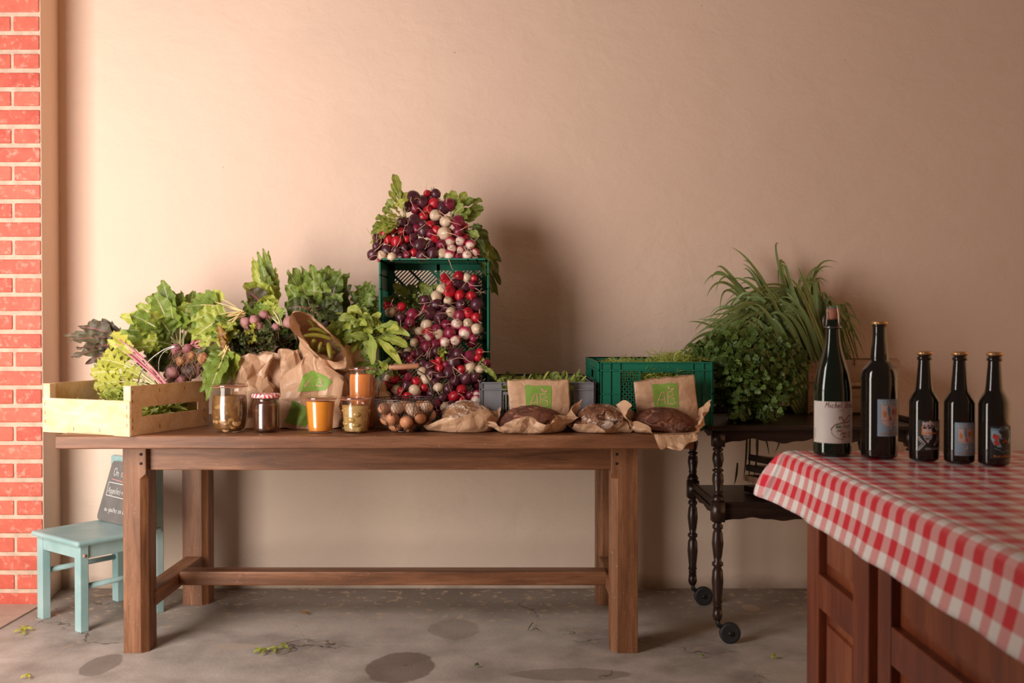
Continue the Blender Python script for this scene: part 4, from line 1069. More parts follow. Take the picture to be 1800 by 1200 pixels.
# ------------------------------------------------------------------ crumpled kraft paper
def tri(x): return abs(x - math.floor(x) - .5) * 2
class Crumple:
    def __init__(s, seed, amp, lam=.09):
        r = random.Random(seed); s.w = []
        for k in range(7):
            d = Vector((r.gauss(0, 1), r.gauss(0, 1), r.gauss(0, .7))).normalized(); o = Vector((r.gauss(0, 1), r.gauss(0, 1), r.gauss(0, 1))).normalized()
            l = lam * (.5 + 1.2 * r.random()); s.w.append((d / l, r.random(), o * amp * l / lam, r.random() * 5))
    def __call__(s, p):
        o = Vector((0, 0, 0))
        for d, ph, a, sd in s.w:
            q = p + noise.noise_vector(p * 5 + Vector((sd, 0, 0))) * .03
            o += a * (tri(q.dot(d) + ph) - .5)
        return o
def lerp(a, b, t): return a + (b - a) * t
def bag(name, label, stations, seed, amp=.012, nu=120, nv=76, lam=.075, cat='bag', closed_top=False, group=None, top_wave=.01, bottom=True, thing=None, part=None):
    """stations: (centre, half-width vector, half-depth vector, squareness); first = base, last = mouth"""
    cr = Crumple(seed, amp, lam); b = M(); rows = []
    S = [(Vector(c), Vector(a), Vector(d), n) for c, a, d, n in stations]
    for i in range(nv + 1):
        t = i / nv * (len(S) - 1); k = min(int(t), len(S) - 2); f = t - k; f = f * f * (3 - 2 * f) * .5 + f * .5
        c = S[k][0].lerp(S[k + 1][0], f); a = S[k][1].lerp(S[k + 1][1], f); d = S[k][2].lerp(S[k + 1][2], f); n = lerp(S[k][3], S[k + 1][3], f)
        row = []
        ax = (S[-1][0] - S[-2][0]).normalized()
        for j in range(nu):
            th = 2 * PI * j / nu; cs, sn = math.cos(th), math.sin(th); e = 2 / n
            x = math.copysign(abs(cs) ** e, cs); y = math.copysign(abs(sn) ** e, sn)
            p = c + a * x + d * y
            w = min(1, i / 10)
            tw = ax * top_wave * (tri(j / nu * 5 + seed * .37) - .5 + .5 * noise.noise(Vector((math.cos(2 * PI * j / nu) * 2, math.sin(2 * PI * j / nu) * 2, seed)))) * (i / nv) ** 2
            p = p + cr(p) * (.35 + .65 * w) * 1.35 + tw
            if p.z < TZ + .001: p.z = TZ + .001
            row.append(b.vert(p, (j / nu, i / nv, 0)))
        rows.append(row)
    b.grid(rows, True)
    if bottom: b.face(rows[0][::-1])
    return b, cr, S
def up_bag(name, label, x, y, w, d, h, lean, seed, amp=.012, mouth=(1, .5), base_w=1., rot=0., group=None, **k):
    R = Matrix.Rotation(rot, 3, 'Z'); a = R @ Vector((w / 2, 0, 0)); dd = R @ Vector((0, d / 2, 0)); c = Vector((x, y, TZ))
    st = [(c, a * base_w, dd, 5), (c + Vector((lean[0] * .2, lean[1] * .2, h * .2)), a * 1.05, dd * 1.05, 4), (c + Vector((lean[0] * .55, lean[1] * .55, h * .6)), a * .95, dd * .8, 3), (c + Vector((lean[0] * .8, lean[1] * .8, h * .85)), a * (mouth[0] * .5 + .45), dd * (mouth[1] * .6 + .25), 2.4), (c + Vector((lean[0], lean[1], h)), a * mouth[0], dd * mouth[1], 2.2)]
    return bag(name, label, st, seed, amp, **k)
def bag_obj(name, label, bm_, group=None, smooth=False):
    b = bm_[0]; return single(name, b, MAT_PAPER, label, 'bag', group, smooth=smooth)
def X(px, Y): return (px - 900) / 1750 * Y
# bags standing in the middle of the table
bag_obj('paper_bag', 'crumpled brown paper bag with flared torn mouth, leftmost, behind the mushroom jar', up_bag('', '', X(438, 3.63), 3.64, .135, .10, .262, (-.005, .03), 3, .014, (1.15, .5), .95, .12), 'brown paper bags on the table')
bag_obj('paper_bag', 'creased brown paper bag leaning right behind the jam jar', up_bag('', '', X(480, 3.70), 3.71, .15, .10, .275, (.035, .03), 11, .014, (.9, .35), 1.0, -.1), 'brown paper bags on the table')
# logo bag
BG = up_bag('', '', X(545, 3.61), 3.62, .235, .11, .258, (.012, .05), 23, .012, (.42, .55), .98, .0)
lg = Thing('paper_bag', 'large brown paper bag with torn green logo square, behind the orange puree', 'bag', (X(545, 3.61), 3.62, TZ), 'brown paper bags on the table')
lg.part('paper', BG[0], MAT_PAPER, smooth=False)
from mathutils.bvhtree import BVHTree
def front_fn(mb, x0, z0, tilt=0.):
    tree = BVHTree.FromPolygons(mb.v, mb.f); ct, st = math.cos(tilt), math.sin(tilt)
    def fn(u, v):
        x, z = x0 + u * ct - v * st, z0 + u * st + v * ct
        h, n, i, d = tree.ray_cast(Vector((x, 2.5, z)), Vector((0, 1, 0)))
        if h is None: return Vector((x, 3.6, z)), Vector((0, -1, 0))
        return h, Vector((0, -1, 0))
    return fn
fn = front_fn(BG[0], X(520, 3.56), .90, -.15)
b = M(); poly(b, [(.0, .0), (.095, .02), (.115, .055), (.09, .07), (.03, .082), (.005, .06)], fn, lift=.0012); poly(b, [(-.03, -.115), (.05, -.118), (.075, -.055), (-.015, -.03)], fn, lift=.0012)
pr_ = lg.part('printed_logo', b, MAT_INK)
b = M(); ribbon(b, [(.02, .022), (.038, .06), (.05, .028)], .006, fn, lift=.002); ribbon(b, [(.06, .03), (.066, .058), (.08, .056), (.07, .046), (.084, .036), (.064, .032)], .005, fn, lift=.002)
lg.part('printed_letters', b, MAT_PAPER, pr_)
bag_obj('paper_bag', 'brown paper bag with folded peaked top behind the tall orange jar', up_bag('', '', X(606, 3.72), 3.73, .19, .11, .285, (.02, .03), 31, .016, (.62, .55), 1.05, .1), 'brown paper bags on the table')
bag_obj('paper_bag', 'small brown paper bag corner between the tall orange jar and the egg basket', up_bag('', '', X(668, 3.64), 3.645, .09, .08, .16, (-.015, .02), 37, .012, (.55, .55), 1.05, .0), 'brown paper bags on the table')
# open bag of cucumbers: mouth tilted to the camera
mc = W(557, 593, 3.60); ma = (W(603, 622, 3.615) - W(516, 572, 3.585)) / 2; md = (W(541, 556, 3.63) - W(572, 630, 3.575)) / 2
bs = Vector((X(572, 3.86), 3.86, TZ))
OB = bag('', '', [(bs, Vector((.085, 0, 0)), Vector((0, .06, 0)), 4), (bs + Vector((0, 0, .12)), Vector((.09, 0, 0)), Vector((0, .065, 0)), 3), (mc + Vector((.015, .14, -.06)), ma * 1.15, md * .95, 2.4), (mc + Vector((.006, .06, -.01)), ma * 1.12, md * 1.05, 2.1), (mc, ma, md, 2.)], 41, .008, top_wave=.012)
bag_obj('paper_bag', 'open brown paper bag with its round mouth tipped forward, full of cucumbers', OB)
MAT_CUKE = simple('cucumber_skin', (.24, .20, .022), .4, c2=(.15, .14, .018), nscale=30, bstr=.2, bscale=120)
def cuke(p, q, r, k, bend=.01):
    b = M(); p = Vector(p); q = Vector(q); N = 12; pts = []; rs = []
    for i in range(N + 1):
        t_ = i / N; pts.append(p.lerp(q, t_) + Vector((0, 0, bend * math.sin(PI * t_)))); rs.append(r * (math.sin(PI * (.08 + .84 * t_)) ** .35) * (1 + .05 * math.sin(7 * t_ + k)))
    rs[0] = r * .25; rs[-1] = r * .3
    b.tube(pts, rs, 12)
    return b
CK = [((532, 591, 3.62), (585, 597, 3.65), .0085, 'long cucumber lying across the mouth of the open paper bag'), ((541, 580, 3.67), (578, 588, 3.69), .0085, 'upper cucumber under the top fold of the open paper bag'),
      ((553, 598, 3.62), (549, 618, 3.65), .0105, 'stubby cucumber pointing down at the left inside the open paper bag'), ((566, 602, 3.63), (560, 622, 3.62), .008, 'small pale cucumber end in the centre of the open paper bag'),
      ((577, 603, 3.63), (581, 632, 3.59), .0095, 'cucumber hanging at the right lip of the open paper bag'), ((560, 616, 3.65), (590, 622, 3.67), .009, 'cucumber at the bottom of the open paper bag'),
      ((540, 562, 3.67), (556, 584, 3.69), .0065, 'thin cucumber in the top corner of the open paper bag')]
for k, (p_, q_, r_, lab) in enumerate(CK):
    b = cuke(W(*p_), W(*q_), r_, k); single('cucumber', b, MAT_CUKE, lab, 'cucumber', 'cucumbers in the paper bag')

# flat bread bags with the green square logo
def bread_bag(label, pts, seed, sq):
    """pts: four corners bottom-left, bottom-right, top-right, top-left in space; sq = logo square (u0,u1,v0,v1)"""
    bl, br, tr, tl = [Vector(q) for q in pts]; cr = Crumple(seed, .0035, .07); t = Thing('bread_bag', label, 'bag', (bl + br) / 2, 'flat bread bags')
    n = (br - bl).cross(tl - bl).normalized(); n = n if n.y < 0 else -n
    def fn(u, v):
        p = bl.lerp(br, u).lerp(tl.lerp(tr, u), v); e = min(u, 1 - u, (1 - v)) * 6; bulge = .008 * min(1, max(0, e))
        return p + n * bulge + cr(p), n
    b = M(); f = [[b.vert(fn(i / 36, j / 30)[0], (i / 36, j / 30, 0)) for i in range(37)] for j in range(31)]; b.grid(f)
    bk = [[b.vert(fn(i / 36, j / 30)[0] - n * (.003 + .012 * min(1, min(i / 36, 1 - i / 36) * 6)), (0, 0, 0)) for i in range(37)] for j in range(31)]; b.grid([r[::-1] for r in bk])
    for j in range(30): b.face((f[j][0], f[j + 1][0], bk[j + 1][0], bk[j][0])); b.face((f[j + 1][36], f[j][36], bk[j][36], bk[j + 1][36]))
    for i in range(36): b.face((f[30][i + 1], f[30][i], bk[30][i], bk[30][i + 1]))
    t.part('paper', b, MAT_PAPER, smooth=True)
    u0, u1, v0, v1 = sq; b = M()
    N = 24; lf = .0008
    b.grid([[b.vert(fn(lerp(u0, u1, i / N), lerp(v0, v1, j / N))[0] + n * lf) for i in range(N + 1)] for j in range(N + 1)])
    lo_ = t.part('printed_logo', b, MAT_INK)
    b = M(); g = lambda a, c: (lerp(u0, u1, a), lerp(v0, v1, c)); fl = lambda x, y: (fn(*g(x, y)))
    ribbon(b, [(.13, .05), (.2, .3), (.38, .66), (.46, .66), (.49, .1)], .045, fl, lift=.0016); ribbon(b, [(.18, .30), (.50, .30)], .04, fl, lift=.0016)
    ribbon(b, [(.60, .64), (.60, .12)], .045, fl, lift=.0016); ribbon(b, [(.56, .64), (.78, .66), (.82, .52), (.62, .42), (.84, .36), (.88, .20), (.80, .12), (.58, .12)], .045, fl, lift=.0016)
    poly(b, [(.60, .92), (.68, .86), (.72, .74), (.64, .76), (.60, .84)], fl, lift=.0017); poly(b, [(.70, .74), (.76, .80), (.88, .82), (.84, .74), (.76, .70)], fl, lift=.0017)
    t.part('printed_letters', b, MAT_PAPER, lo_, label='letters AB with a little leaf')
    b = M()
    for k in range(12):
        for j in range(5):
            if rng.random() < .8: ribbon(b, [(.04 + k * .08, -.05 - j * .06), (.10 + k * .08, -.05 - j * .06)], .03, fl, lift=.0012)
    t.part('small_print', b, MAT_INKP, lo_)
    return t
Yb = 3.515
bread_bag('upright brown bread bag with green AB square in front of the grey crate', [W(897, 742, Yb), W(1001, 742, Yb), W(1000, 669, Yb - .015), W(893, 667, Yb - .015)], 5, (.29, .69, .32, .88))
bread_bag('tilted brown bread bag with green AB square in front of the green crate', [W(1122, 738, Yb), W(1228, 742, Yb), W(1220, 659, Yb - .02), W(1113, 671, Yb - .02)], 8, (.29, .69, .34, .88))

# loaves and their wraps
def breadmat(name, c1, c2, c3, flour, ft=.5):
    """crust colour, second crust colour, torn crumb; the attribute carries where the crust has torn"""
    m, nt, p = newmat(name); p.inputs['Roughness'].default_value = .7; p.inputs['Specular IOR Level'].default_value = .35
    v = coords(nt); n = noi(nt, v, 14, 6, .7, .8); fn_ = noi(nt, v, 9, 3, .6, .3); gr = noi(nt, v, 190, 3, .7)
    at = nd(nt, 'ShaderNodeAttribute', attribute_name='lc'); s = nt.nodes.new('ShaderNodeSeparateXYZ'); nt.links.new(at.outputs['Vector'], s.inputs[0])
    col = mixc(nt, step(nt, n, .38, .62), c1, c2)
    col = mixc(nt, step(nt, s.outputs[2], .25, .75), col, c3)
    fl = mth(nt, 'MULTIPLY', step(nt, mth(nt, 'ADD', fn_, mth(nt, 'MULTIPLY', mth(nt, 'SUBTRACT', gr, .5), .5)), ft, ft + .07), mth(nt, 'SUBTRACT', 1., mth(nt, 'MULTIPLY', s.outputs[2], .9)))
    col = mixc(nt, mth(nt, 'MULTIPLY', fl, flour), col, (.70, .57, .47))
    nt.links.new(col, p.inputs['Base Color']); bump(nt, p, mth(nt, 'ADD', n, mth(nt, 'MULTIPLY', noi(nt, v, 90, 4, .7), .5)), .9, .006)
    return m
B1 = breadmat('floured_crust', (.20, .09, .04), (.36, .18, .09), (.30, .15, .08), .95, .44); B2 = breadmat('dark_crust', (.085, .028, .018), (.21, .075, .040), (.34, .15, .08), .55, .60); B3 = breadmat('rustic_crust', (.14, .055, .028), (.30, .13, .06), (.07, .025, .015), .95, .50)
def loaf(c, rx, ry, rz, rot, mat, label, seed, tilt=0., cw=.05):
    b = M(); n = 80; rows = []; R = Matrix.Rotation(rot, 3, 'Z') @ Matrix.Rotation(tilt, 3, 'Y'); c = Vector(c); c.z = TZ + .005 + rz * .5; so = Vector((seed, 0, 0))
    for i in range(n + 1):
        ph = PI * i / n - PI / 2; row = []
        for k in range(130):
            th = 2 * PI * k / 130; d = Vector((math.cos(ph) * math.cos(th), math.cos(ph) * math.sin(th), math.sin(ph)))
            s = 1 + .08 * noise.noise(d * 1.5 + so) + .035 * noise.noise(d * 4 + so) + .014 * noise.noise(d * 11 + so) + .008 * noise.noise(d * 26 + so)
            q = d + noise.noise_vector(d * 3 + so) * .12
            cv = abs(noise.noise(Vector((q.x * 1.0, q.y * 3.0, q.z * 1.2)) + so * 2)); c2 = abs(noise.noise(q * 5 + so * 3)); tear = 0
            if d.z > -.15:
                e = math.exp(-(cv / cw) ** 2); s -= .085 * e; s += .03 * math.exp(-((cv - cw * 2) / cw) ** 2); tear = e
                s -= .02 * math.exp(-(c2 / .04) ** 2)
            z = d.z * rz * s; z = max(z, -rz * .5)
            row.append(b.vert(c + R @ Vector((d.x * rx * s, d.y * ry * s, z)), (k / 130, i / n, tear)))
        rows.append(row)
    b.grid(rows, True); return single('bread_loaf', b, mat, label, 'bread')
def wrap(label, c, rx, ry, rim, seed, amp=.012, base=.72):
    """rim(th) -> (height, outward factor); th=0 right, pi/2 back, -pi/2 front"""
    cr = Crumple(seed, amp, .055); b = M(); NU, NR = 150, 40; rows = []; c = Vector(c)
    for i in range(NR + 1):
        f = i / NR; row = []
        for k in range(NU):
            th = 2 * PI * k / NU; h, o = rim(th)
            e = max(0, (f - .55) / .45)
            rr = (f / .55) * base if f < .55 else base + (o - base) * e ** .8
            z = h * e ** 1.25 + .002
            p = c + Vector((math.cos(th) * rx * rr, math.sin(th) * ry * rr, z))
            q = p + cr(p) * (min(1, e * 2.2) + .05)
            if q.y > 3.352: q.z = max(q.z, TZ + .0015)
            else: q.z -= (3.352 - q.y) * .8
            row.append(b.vert(q, (k / NU, f, 0)))
        rows.append(row)
    b.grid(rows, True); return single('bread_wrapper', b, MAT_PAPER, label, 'paper', 'paper bags under the loaves', smooth=False)
def bumpf(th, c, w): d = (th - c + PI) % (2 * PI) - PI; return math.exp(-(d / w) ** 2)
# loaf 1: mostly covered, flap of paper across its front
c1 = Vector((X(817, 3.5), 3.50, TZ))
loaf(c1 + Vector((.012, .02, .048)), .098, .078, .066, .1, B1, 'floured round loaf wrapped in paper, leftmost, beside the egg basket', 1.3, .12)
wrap('brown paper wrapping the leftmost loaf with a smooth pale flap', c1, .13, .10, lambda th: (.03 + .045 * bumpf(th, -1.25, .8) + .045 * bumpf(th, .1, .5) + .01 * math.sin(5 * th), 1.0 - .10 * bumpf(th, -1.25, .9) + .12 * bumpf(th, PI + .15, .5)), 51, .006)
c2_ = Vector((X(932, 3.47), 3.475, TZ))
loaf(c2_ + Vector((.0, .015, .046)), .108, .075, .056, -.12, B2, 'dark crusted loaf in crumpled paper in front of the grey crate', 4.1, -.05)
wrap('crumpled brown paper cradling the dark loaf before the grey crate', c2_, .148, .105, lambda th: (.03 + .065 * bumpf(th, .15, .6) + .02 * bumpf(th, -1.2, .7) + .035 * bumpf(th, 2.6, .5) + .014 * math.sin(7 * th + 1), 1.04 + .12 * bumpf(th, .05, .4) + .10 * bumpf(th, PI, .35) + .05 * math.sin(9 * th)), 52, .014)
c3_ = Vector((X(1055, 3.47), 3.475, TZ))
loaf(c3_ + Vector((.004, .015, .050)), .095, .075, .060, .3, B3, 'round loaf heavily dusted with flour, third from the left', 7.7)
wrap('low brown paper under the heavily floured loaf', c3_, .118, .088, lambda th: (.022 + .012 * math.sin(5 * th) + .012 * bumpf(th, PI, .5), .98 + .06 * math.sin(6 * th + 2)), 53, .009)
c4 = Vector((X(1168, 3.46), 3.465, TZ))
loaf(c4 + Vector((.0, .02, .047)), .105, .072, .052, -.08, B2, 'reddish dark loaf split along the top, rightmost on the table', 11.2, .1)
def rim4(th):
    h = .03 + .075 * bumpf(th, PI - .12, .6) + .07 * bumpf(th, .1, .5) + .012 * math.sin(8 * th) - .055 * bumpf(th, -1.45, .45)
    o = 1.0 + .05 * math.sin(7 * th) + .40 * bumpf(th, -1.45, .6) + .10 * bumpf(th, .05, .3) - .12 * bumpf(th, PI / 2, .8)
    return h, o
wrap('big torn brown paper under the rightmost loaf, spilling over the table edge', c4, .146, .108, rim4, 54, .013)

# ------------------------------------------------------------------ leaves
def bez(p0, p1, p2, n): return [p0 * (1 - t) ** 2 + p1 * 2 * t * (1 - t) + p2 * t * t for t in [i / n for i in range(n + 1)]]
PROF = {
 'chard': lambda t: (math.sin(PI * min(1, t ** .75 * .97 + .03)) ** .75) * (1 + .06 * math.sin(t * 31)) * (1.05 - .35 * t),
 'oval': lambda t: math.sin(PI * min(1, t * .93 + .05)) ** .6,
 'spoon': lambda t: (.12 + .88 * min(1, max(0, t - .1) * 1.8) ** 1.2) * (math.sin(PI * (.5 + .48 * max(0, (t - .45) / .55))) ** .55),
 'lobed': lambda t: (math.sin(PI * (t * .94 + .04)) ** .6) * (.72 + .38 * math.sin(t * 22)),
 'strap': lambda t: min(1, .55 + t) * (1 - t ** 2.2) ** .9 + .02,
}
def blade(mb, pts, w, prof, nh, rnd, fold=.25, ruf=.0, rk=3., nv=4, cup=0.):
    n = len(pts) - 1; pf = PROF[prof]; rows = []; ph = rnd * 17
    for i, p in enumerate(pts):
        t = i / n; tg = (pts[min(n, i + 1)] - pts[max(0, i - 1)]).normalized(); sd = tg.cross(nh)
        sd = sd.normalized() if sd.length > 1e-3 else Vector((1, 0, 0)); nn = sd.cross(tg); hw = w * max(.02, pf(t)); row = []
        for j in range(nv + 1):
            s = -1 + 2 * j / nv; a = abs(s)
            q = p + sd * s * hw + nn * (fold * a * hw + cup * a * a * hw + ruf * w * a ** 1.5 * math.sin(rk * 2 * PI * t + ph + (2 if s > 0 else 0)))
            if ruf: q = q + tg * ruf * w * .22 * a * math.cos(rk * 2 * PI * t + ph)
            row.append(mb.vert(q, (j / nv, t, rnd)))
        rows.append(row)
    mb.grid(rows)
def rv(s=1.): return Vector((rng.uniform(-s, s), rng.uniform(-s, s), rng.uniform(-s, s)))
def bunch(name, label, cat, group, root, tips, leafmat_, stemmat, sf=.45, w=.04, prof='chard', sw=.0035, ruf=.25, nh=Vector((0, -1, .5)), sag=.0, jit=.01, roots=None, leaf2=None, rk=3.2, nv=6, n=20, thing=None, fold=.2, taper=True):
    """leaves on stalks from one root point out to the tips"""
    t = thing or Thing(name, label, cat, root, group); ms = M(); ml = M(); ml2 = M()
    for T in tips:
        p0 = root + rv(jit); p2 = Vector(T); mid = (p0 + p2) / 2 + Vector((0, 0, (p2 - p0).length * (.12 + sag))) + rv(jit * 1.2)
        P = bez(p0, mid, p2, n * 2); k = int(len(P) * sf); st = P[:k + 1]; bl = P[k:]
        L = (p2 - p0).length
        ms.tube(st + bl[1:len(bl) // 2], [sw * (1.1 - .5 * i / len(P)) * (1 if i < k else .75) for i in range(len(st) + len(bl[1:len(bl) // 2]))], 6, a=(0, 0, rng.random()))
        N_ = (nh + rv(.55)).normalized(); r_ = rng.random()
        if len(bl) > 14: bl = bl[::2] + ([bl[-1]] if len(bl) % 2 == 0 else [])
        tgt = ml2 if (leaf2 and rng.random() < .35) else ml
        blade(tgt, bl, w * rng.uniform(.75, 1.2), prof, N_, r_, fold, ruf, rk, nv)
    t.part('stalks', ms, stemmat)
    t.part('leaves', ml, leafmat_)
    if ml2.v: t.part('leaves', ml2, leaf2)
    return t
def fan(cx, cy, Y, rx, ry, n, dY=.06, a0=0., a1=2 * PI, rmin=.5):
    out = []
    for k in range(n):
        a = rng.uniform(a0, a1); r = rng.uniform(rmin, 1)
        out.append(W(cx + rx * r * math.cos(a), cy - ry * r * math.sin(a), Y + rng.uniform(-dY, dY)))
    return out
def area_tips(pts, Y, n, dY=.05, jit=10):
    """tips strung along a pixel polyline with scatter"""
    out = []
    for k in range(n):
        t_ = (k + rng.random()) / n * (len(pts) - 1); i = min(int(t_), len(pts) - 2); f = t_ - i
        out.append(W(lerp(pts[i][0], pts[i + 1][0], f) + rng.uniform(-jit, jit), lerp(pts[i][1], pts[i + 1][1], f) + rng.uniform(-jit, jit), Y + rng.uniform(-dY, dY)))
    return out
def rootmat(name, c, c2, dirt, dt=.5):
    m, nt, p = newmat(name); p.inputs['Roughness'].default_value = .65
    v = coords(nt); col = mixc(nt, step(nt, noi(nt, v, 30, 3), .3, .7), c, c2); col = mixc(nt, mth(nt, 'MULTIPLY', step(nt, noi(nt, v, 38, 5, .7), dt, dt + .1), .85), col, dirt)
    nt.links.new(col, p.inputs['Base Color']); bump(nt, p, noi(nt, v, 60, 5), .6, .005); return m
MAT_BEET = rootmat('dusty_beetroot', (.30, .10, .12), (.24, .08, .09), (.26, .16, .11), .52); MAT_BEETP = rootmat('pink_beetroot', (.42, .20, .20), (.34, .14, .15), (.32, .18, .12), .5)
MAT_BEETO = rootmat('golden_beetroot', (.50, .24, .09), (.42, .18, .07), (.16, .08, .05), .5); MAT_SOIL = rootmat('soil', (.04, .02, .014), (.07, .035, .022), (.12, .07, .045), .55)
def beet(t, c, r, dirn, mat, tails=5, seed=0, name='beetroot'):
    d = Vector(dirn).normalized(); R = d.to_track_quat('Z', 'Y').to_matrix(); b = M(); rows = []
    prof = smooth_prof([(.002, r * .95), (r * .45, r * .85), (r * .95, r * .3), (r, -.1 * r), (r * .75, -.75 * r), (r * .25, -1.15 * r), (r * .08, -1.6 * r), (.0008, -2.1 * r)], 3)
    for q, z in prof:
        row = []
        for k in range(22):
            a = 2 * PI * k / 22; v = Vector((q * math.cos(a), q * math.sin(a), z)); s = 1 + .12 * noise.noise(v * (1.6 / r) + Vector((seed * 3.1, 0, 0)))
            row.append(b.vert(Vector(c) + R @ (v * s)))
        rows.append(row)
    b.grid(rows, True); o = t.part(name, b, mat)
    b = M()
    for k in range(tails):
        p = Vector(c) + R @ Vector((rng.uniform(-.6, .6) * r, rng.uniform(-.6, .6) * r, -r * .8)); q = p + (R @ Vector((rng.uniform(-1, 1), rng.uniform(-1, 1), -1.4)) + Vector((0, 0, -.8))) * r * rng.uniform(.6, 1.5)
        b.tube(bez(p, (p + q) / 2 + rv(.012), q, 6), [.0011, .001, .0009, .0008, .0006, .0005, .0003], 4)
    if tails: t.part('rootlets', b, MAT_HAIR, o)
MAT_HAIR = simple('root_hair', (.40, .20, .13), .7, c2=(.30, .14, .09))
# ------------------------------------------------------------------ bunches on the left of the table
G = 'leafy root vegetable bunches heaped on the table'
def W3(px, py, Y): return W(px, py, Y)
V = Vector
up_front = V((0, -1, .45))
# dark red-green leaves sticking out at the far left
bunch('beet_leaf_bunch', 'dark purple-green beet leaves jutting out furthest left towards the brick pier', 'beet leaves', G, W(235, 610, 3.92),
      [W(*q) for q in [(118, 600, 3.9), (112, 590, 3.95), (126, 628, 3.88), (150, 640, 3.86), (140, 575, 3.95), (158, 566, 4.0), (180, 574, 3.98), (172, 645, 3.86), (135, 612, 3.84), (165, 610, 3.84), (190, 585, 3.9), (185, 630, 3.84), (160, 590, 3.88)]],
      LEAF['purple'], STEM['red'], .4, .032, 'chard', .0022, .35, sag=.02)
# big green bunch fanning up and left from the soiled beets
bunch('chard_bunch', 'large bunch of lit green leaves fanning up-left from the soil-caked roots', 'chard', G, W(318, 612, 3.86),
      [W(*q) for q in [(212, 556, 3.92), (228, 552, 3.86), (245, 540, 3.95), (258, 520, 3.92), (283, 496, 3.95), (286, 492, 3.92), (300, 512, 3.95), (318, 512, 3.97), (340, 512, 4.0), (270, 515, 3.88), (236, 570, 3.84), (222, 580, 3.88), (250, 600, 3.8), (232, 612, 3.8), (262, 545, 3.8), (300, 535, 3.82), (330, 530, 3.88), (345, 545, 3.9), (280, 560, 3.78), (315, 545, 3.84), (265, 580, 3.77), (240, 535, 3.9), (206, 590, 3.9), (275, 600, 3.76)]],
      LEAF['mid'], STEM['pale'], .42, .045, 'chard', .0028, .24, leaf2=LEAF['bright'], sag=.02)
# yellow leaved bunch over the crate
bunch('turnip_top_bunch', 'yellowing bunch with long pale pink-based stalks drooping over the poplar crate', 'turnip tops', G, W(288, 688, 3.62),
      [W(*q) for q in [(168, 640, 3.72), (160, 655, 3.70), (172, 668, 3.68), (166, 680, 3.66), (180, 690, 3.64), (198, 615, 3.76), (184, 620, 3.74), (190, 600, 3.78), (205, 640, 3.68), (210, 660, 3.66), (215, 680, 3.62), (196, 585, 3.8), (178, 632, 3.7), (222, 650, 3.64), (165, 665, 3.7), (202, 605, 3.75), (230, 690, 3.6)]],
      LEAF['yellow'], STEM['pale'], .62, .034, 'lobed', .0026, .3, leaf2=LEAF['bright'], sag=.03)
t_ = bunch('turnip_top_bunch', 'few thick magenta and cream stalks reaching up-left over the wire basket', 'turnip tops', G, W(300, 690, 3.58),
      [W(*q) for q in [(196, 588, 3.62), (205, 610, 3.62), (215, 605, 3.62), (188, 596, 3.64)]], LEAF['yellow'], STEM['pink'], .8, .02, 'chard', .0045, .2, sag=-.03, leaf2=LEAF['bright'])
# middle bunch: pale yellow stalks running right to the dusty beets
tb = bunch('beetroot_bunch', 'bunch of dusty pink beetroots with cream stalks running left to yellow-green leaves', 'beetroot', G, W(428, 552, 3.80),
      [W(*q) for q in [(336, 526, 3.84), (325, 540, 3.80), (340, 560, 3.76), (330, 580, 3.76), (335, 600, 3.72), (352, 612, 3.70), (372, 595, 3.70), (350, 575, 3.74), (366, 560, 3.76), (378, 580, 3.72), (344, 590, 3.72), (328, 555, 3.8), (385, 610, 3.70), (395, 592, 3.7), (360, 520, 3.88), (332, 566, 3.78)]],
      LEAF['bright'], STEM['yellow'], .5, .042, 'chard', .0030, .26, leaf2=LEAF['mid'], sag=.02)
for k, (x, y, Y, r, d) in enumerate([(431, 566, 3.76, .021, (-.4, .3, .8)), (447, 562, 3.76, .019, (-.6, .2, .6)), (463, 553, 3.79, .018, (-.9, .1, .3)), (455, 574, 3.75, .016, (-.5, .2, .7))]): beet(tb, W(x, y, Y), r, d, MAT_BEETP, 6, k)
tb = bunch('beetroot_bunch', 'single dusty beetroot and small roots with pink-based stalks, right of the beet cluster', 'beetroot', G, W(495, 572, 3.78),
      [W(*q) for q in [(470, 535, 3.84), (462, 528, 3.86), (478, 538, 3.82), (455, 540, 3.84), (486, 545, 3.82), (448, 530, 3.88), (440, 540, 3.86), (430, 532, 3.88)]], LEAF['mid'], STEM['pale'], .55, .032, 'chard', .0028, .2, leaf2=LEAF['bright'])
for k, (x, y, Y, r, d) in enumerate([(508, 566, 3.75, .0235, (-.6, .3, .5)), (484, 574, 3.75, .014, (-.4, .3, .8))]): beet(tb, W(x, y, Y), r, d, MAT_BEETP, 5, k + 5)
# soiled golden and red beets
tb = bunch('beetroot_bunch', 'soil-caked red and golden beetroots with magenta stalks above the poplar crate', 'beetroot', G, W(338, 606, 3.74),
      [W(*q) for q in [(356, 585, 3.76), (352, 590, 3.74), (360, 582, 3.75), (366, 600, 3.72), (372, 592, 3.74), (378, 606, 3.72), (362, 612, 3.70)]], LEAF['mid'], STEM['pink'], .8, .016, 'chard', .0036, .3, sag=-.05)
for k, (x, y, Y, r, d, mt) in enumerate([(331, 612, 3.71, .018, (.8, 0, .5), MAT_BEET), (310, 612, 3.73, .020, (.2, .5, .7), MAT_BEET), (336, 625, 3.69, .018, (.3, .4, .8), MAT_BEETO), (357, 628, 3.69, .020, (.3, .3, .8), MAT_BEETO), (318, 634, 3.70, .018, (.3, .4, .8), MAT_BEETO), (303, 655, 3.67, .023, (.4, .4, .7), MAT_BEETP), (376, 634, 3.71, .016, (.1, .3, .8), MAT_BEETO), (320, 668, 3.66, .017, (.8, .2, .3), MAT_BEET)]): beet(tb, W(x, y, Y), r, d, mt, 9, k + 9)
b = M()
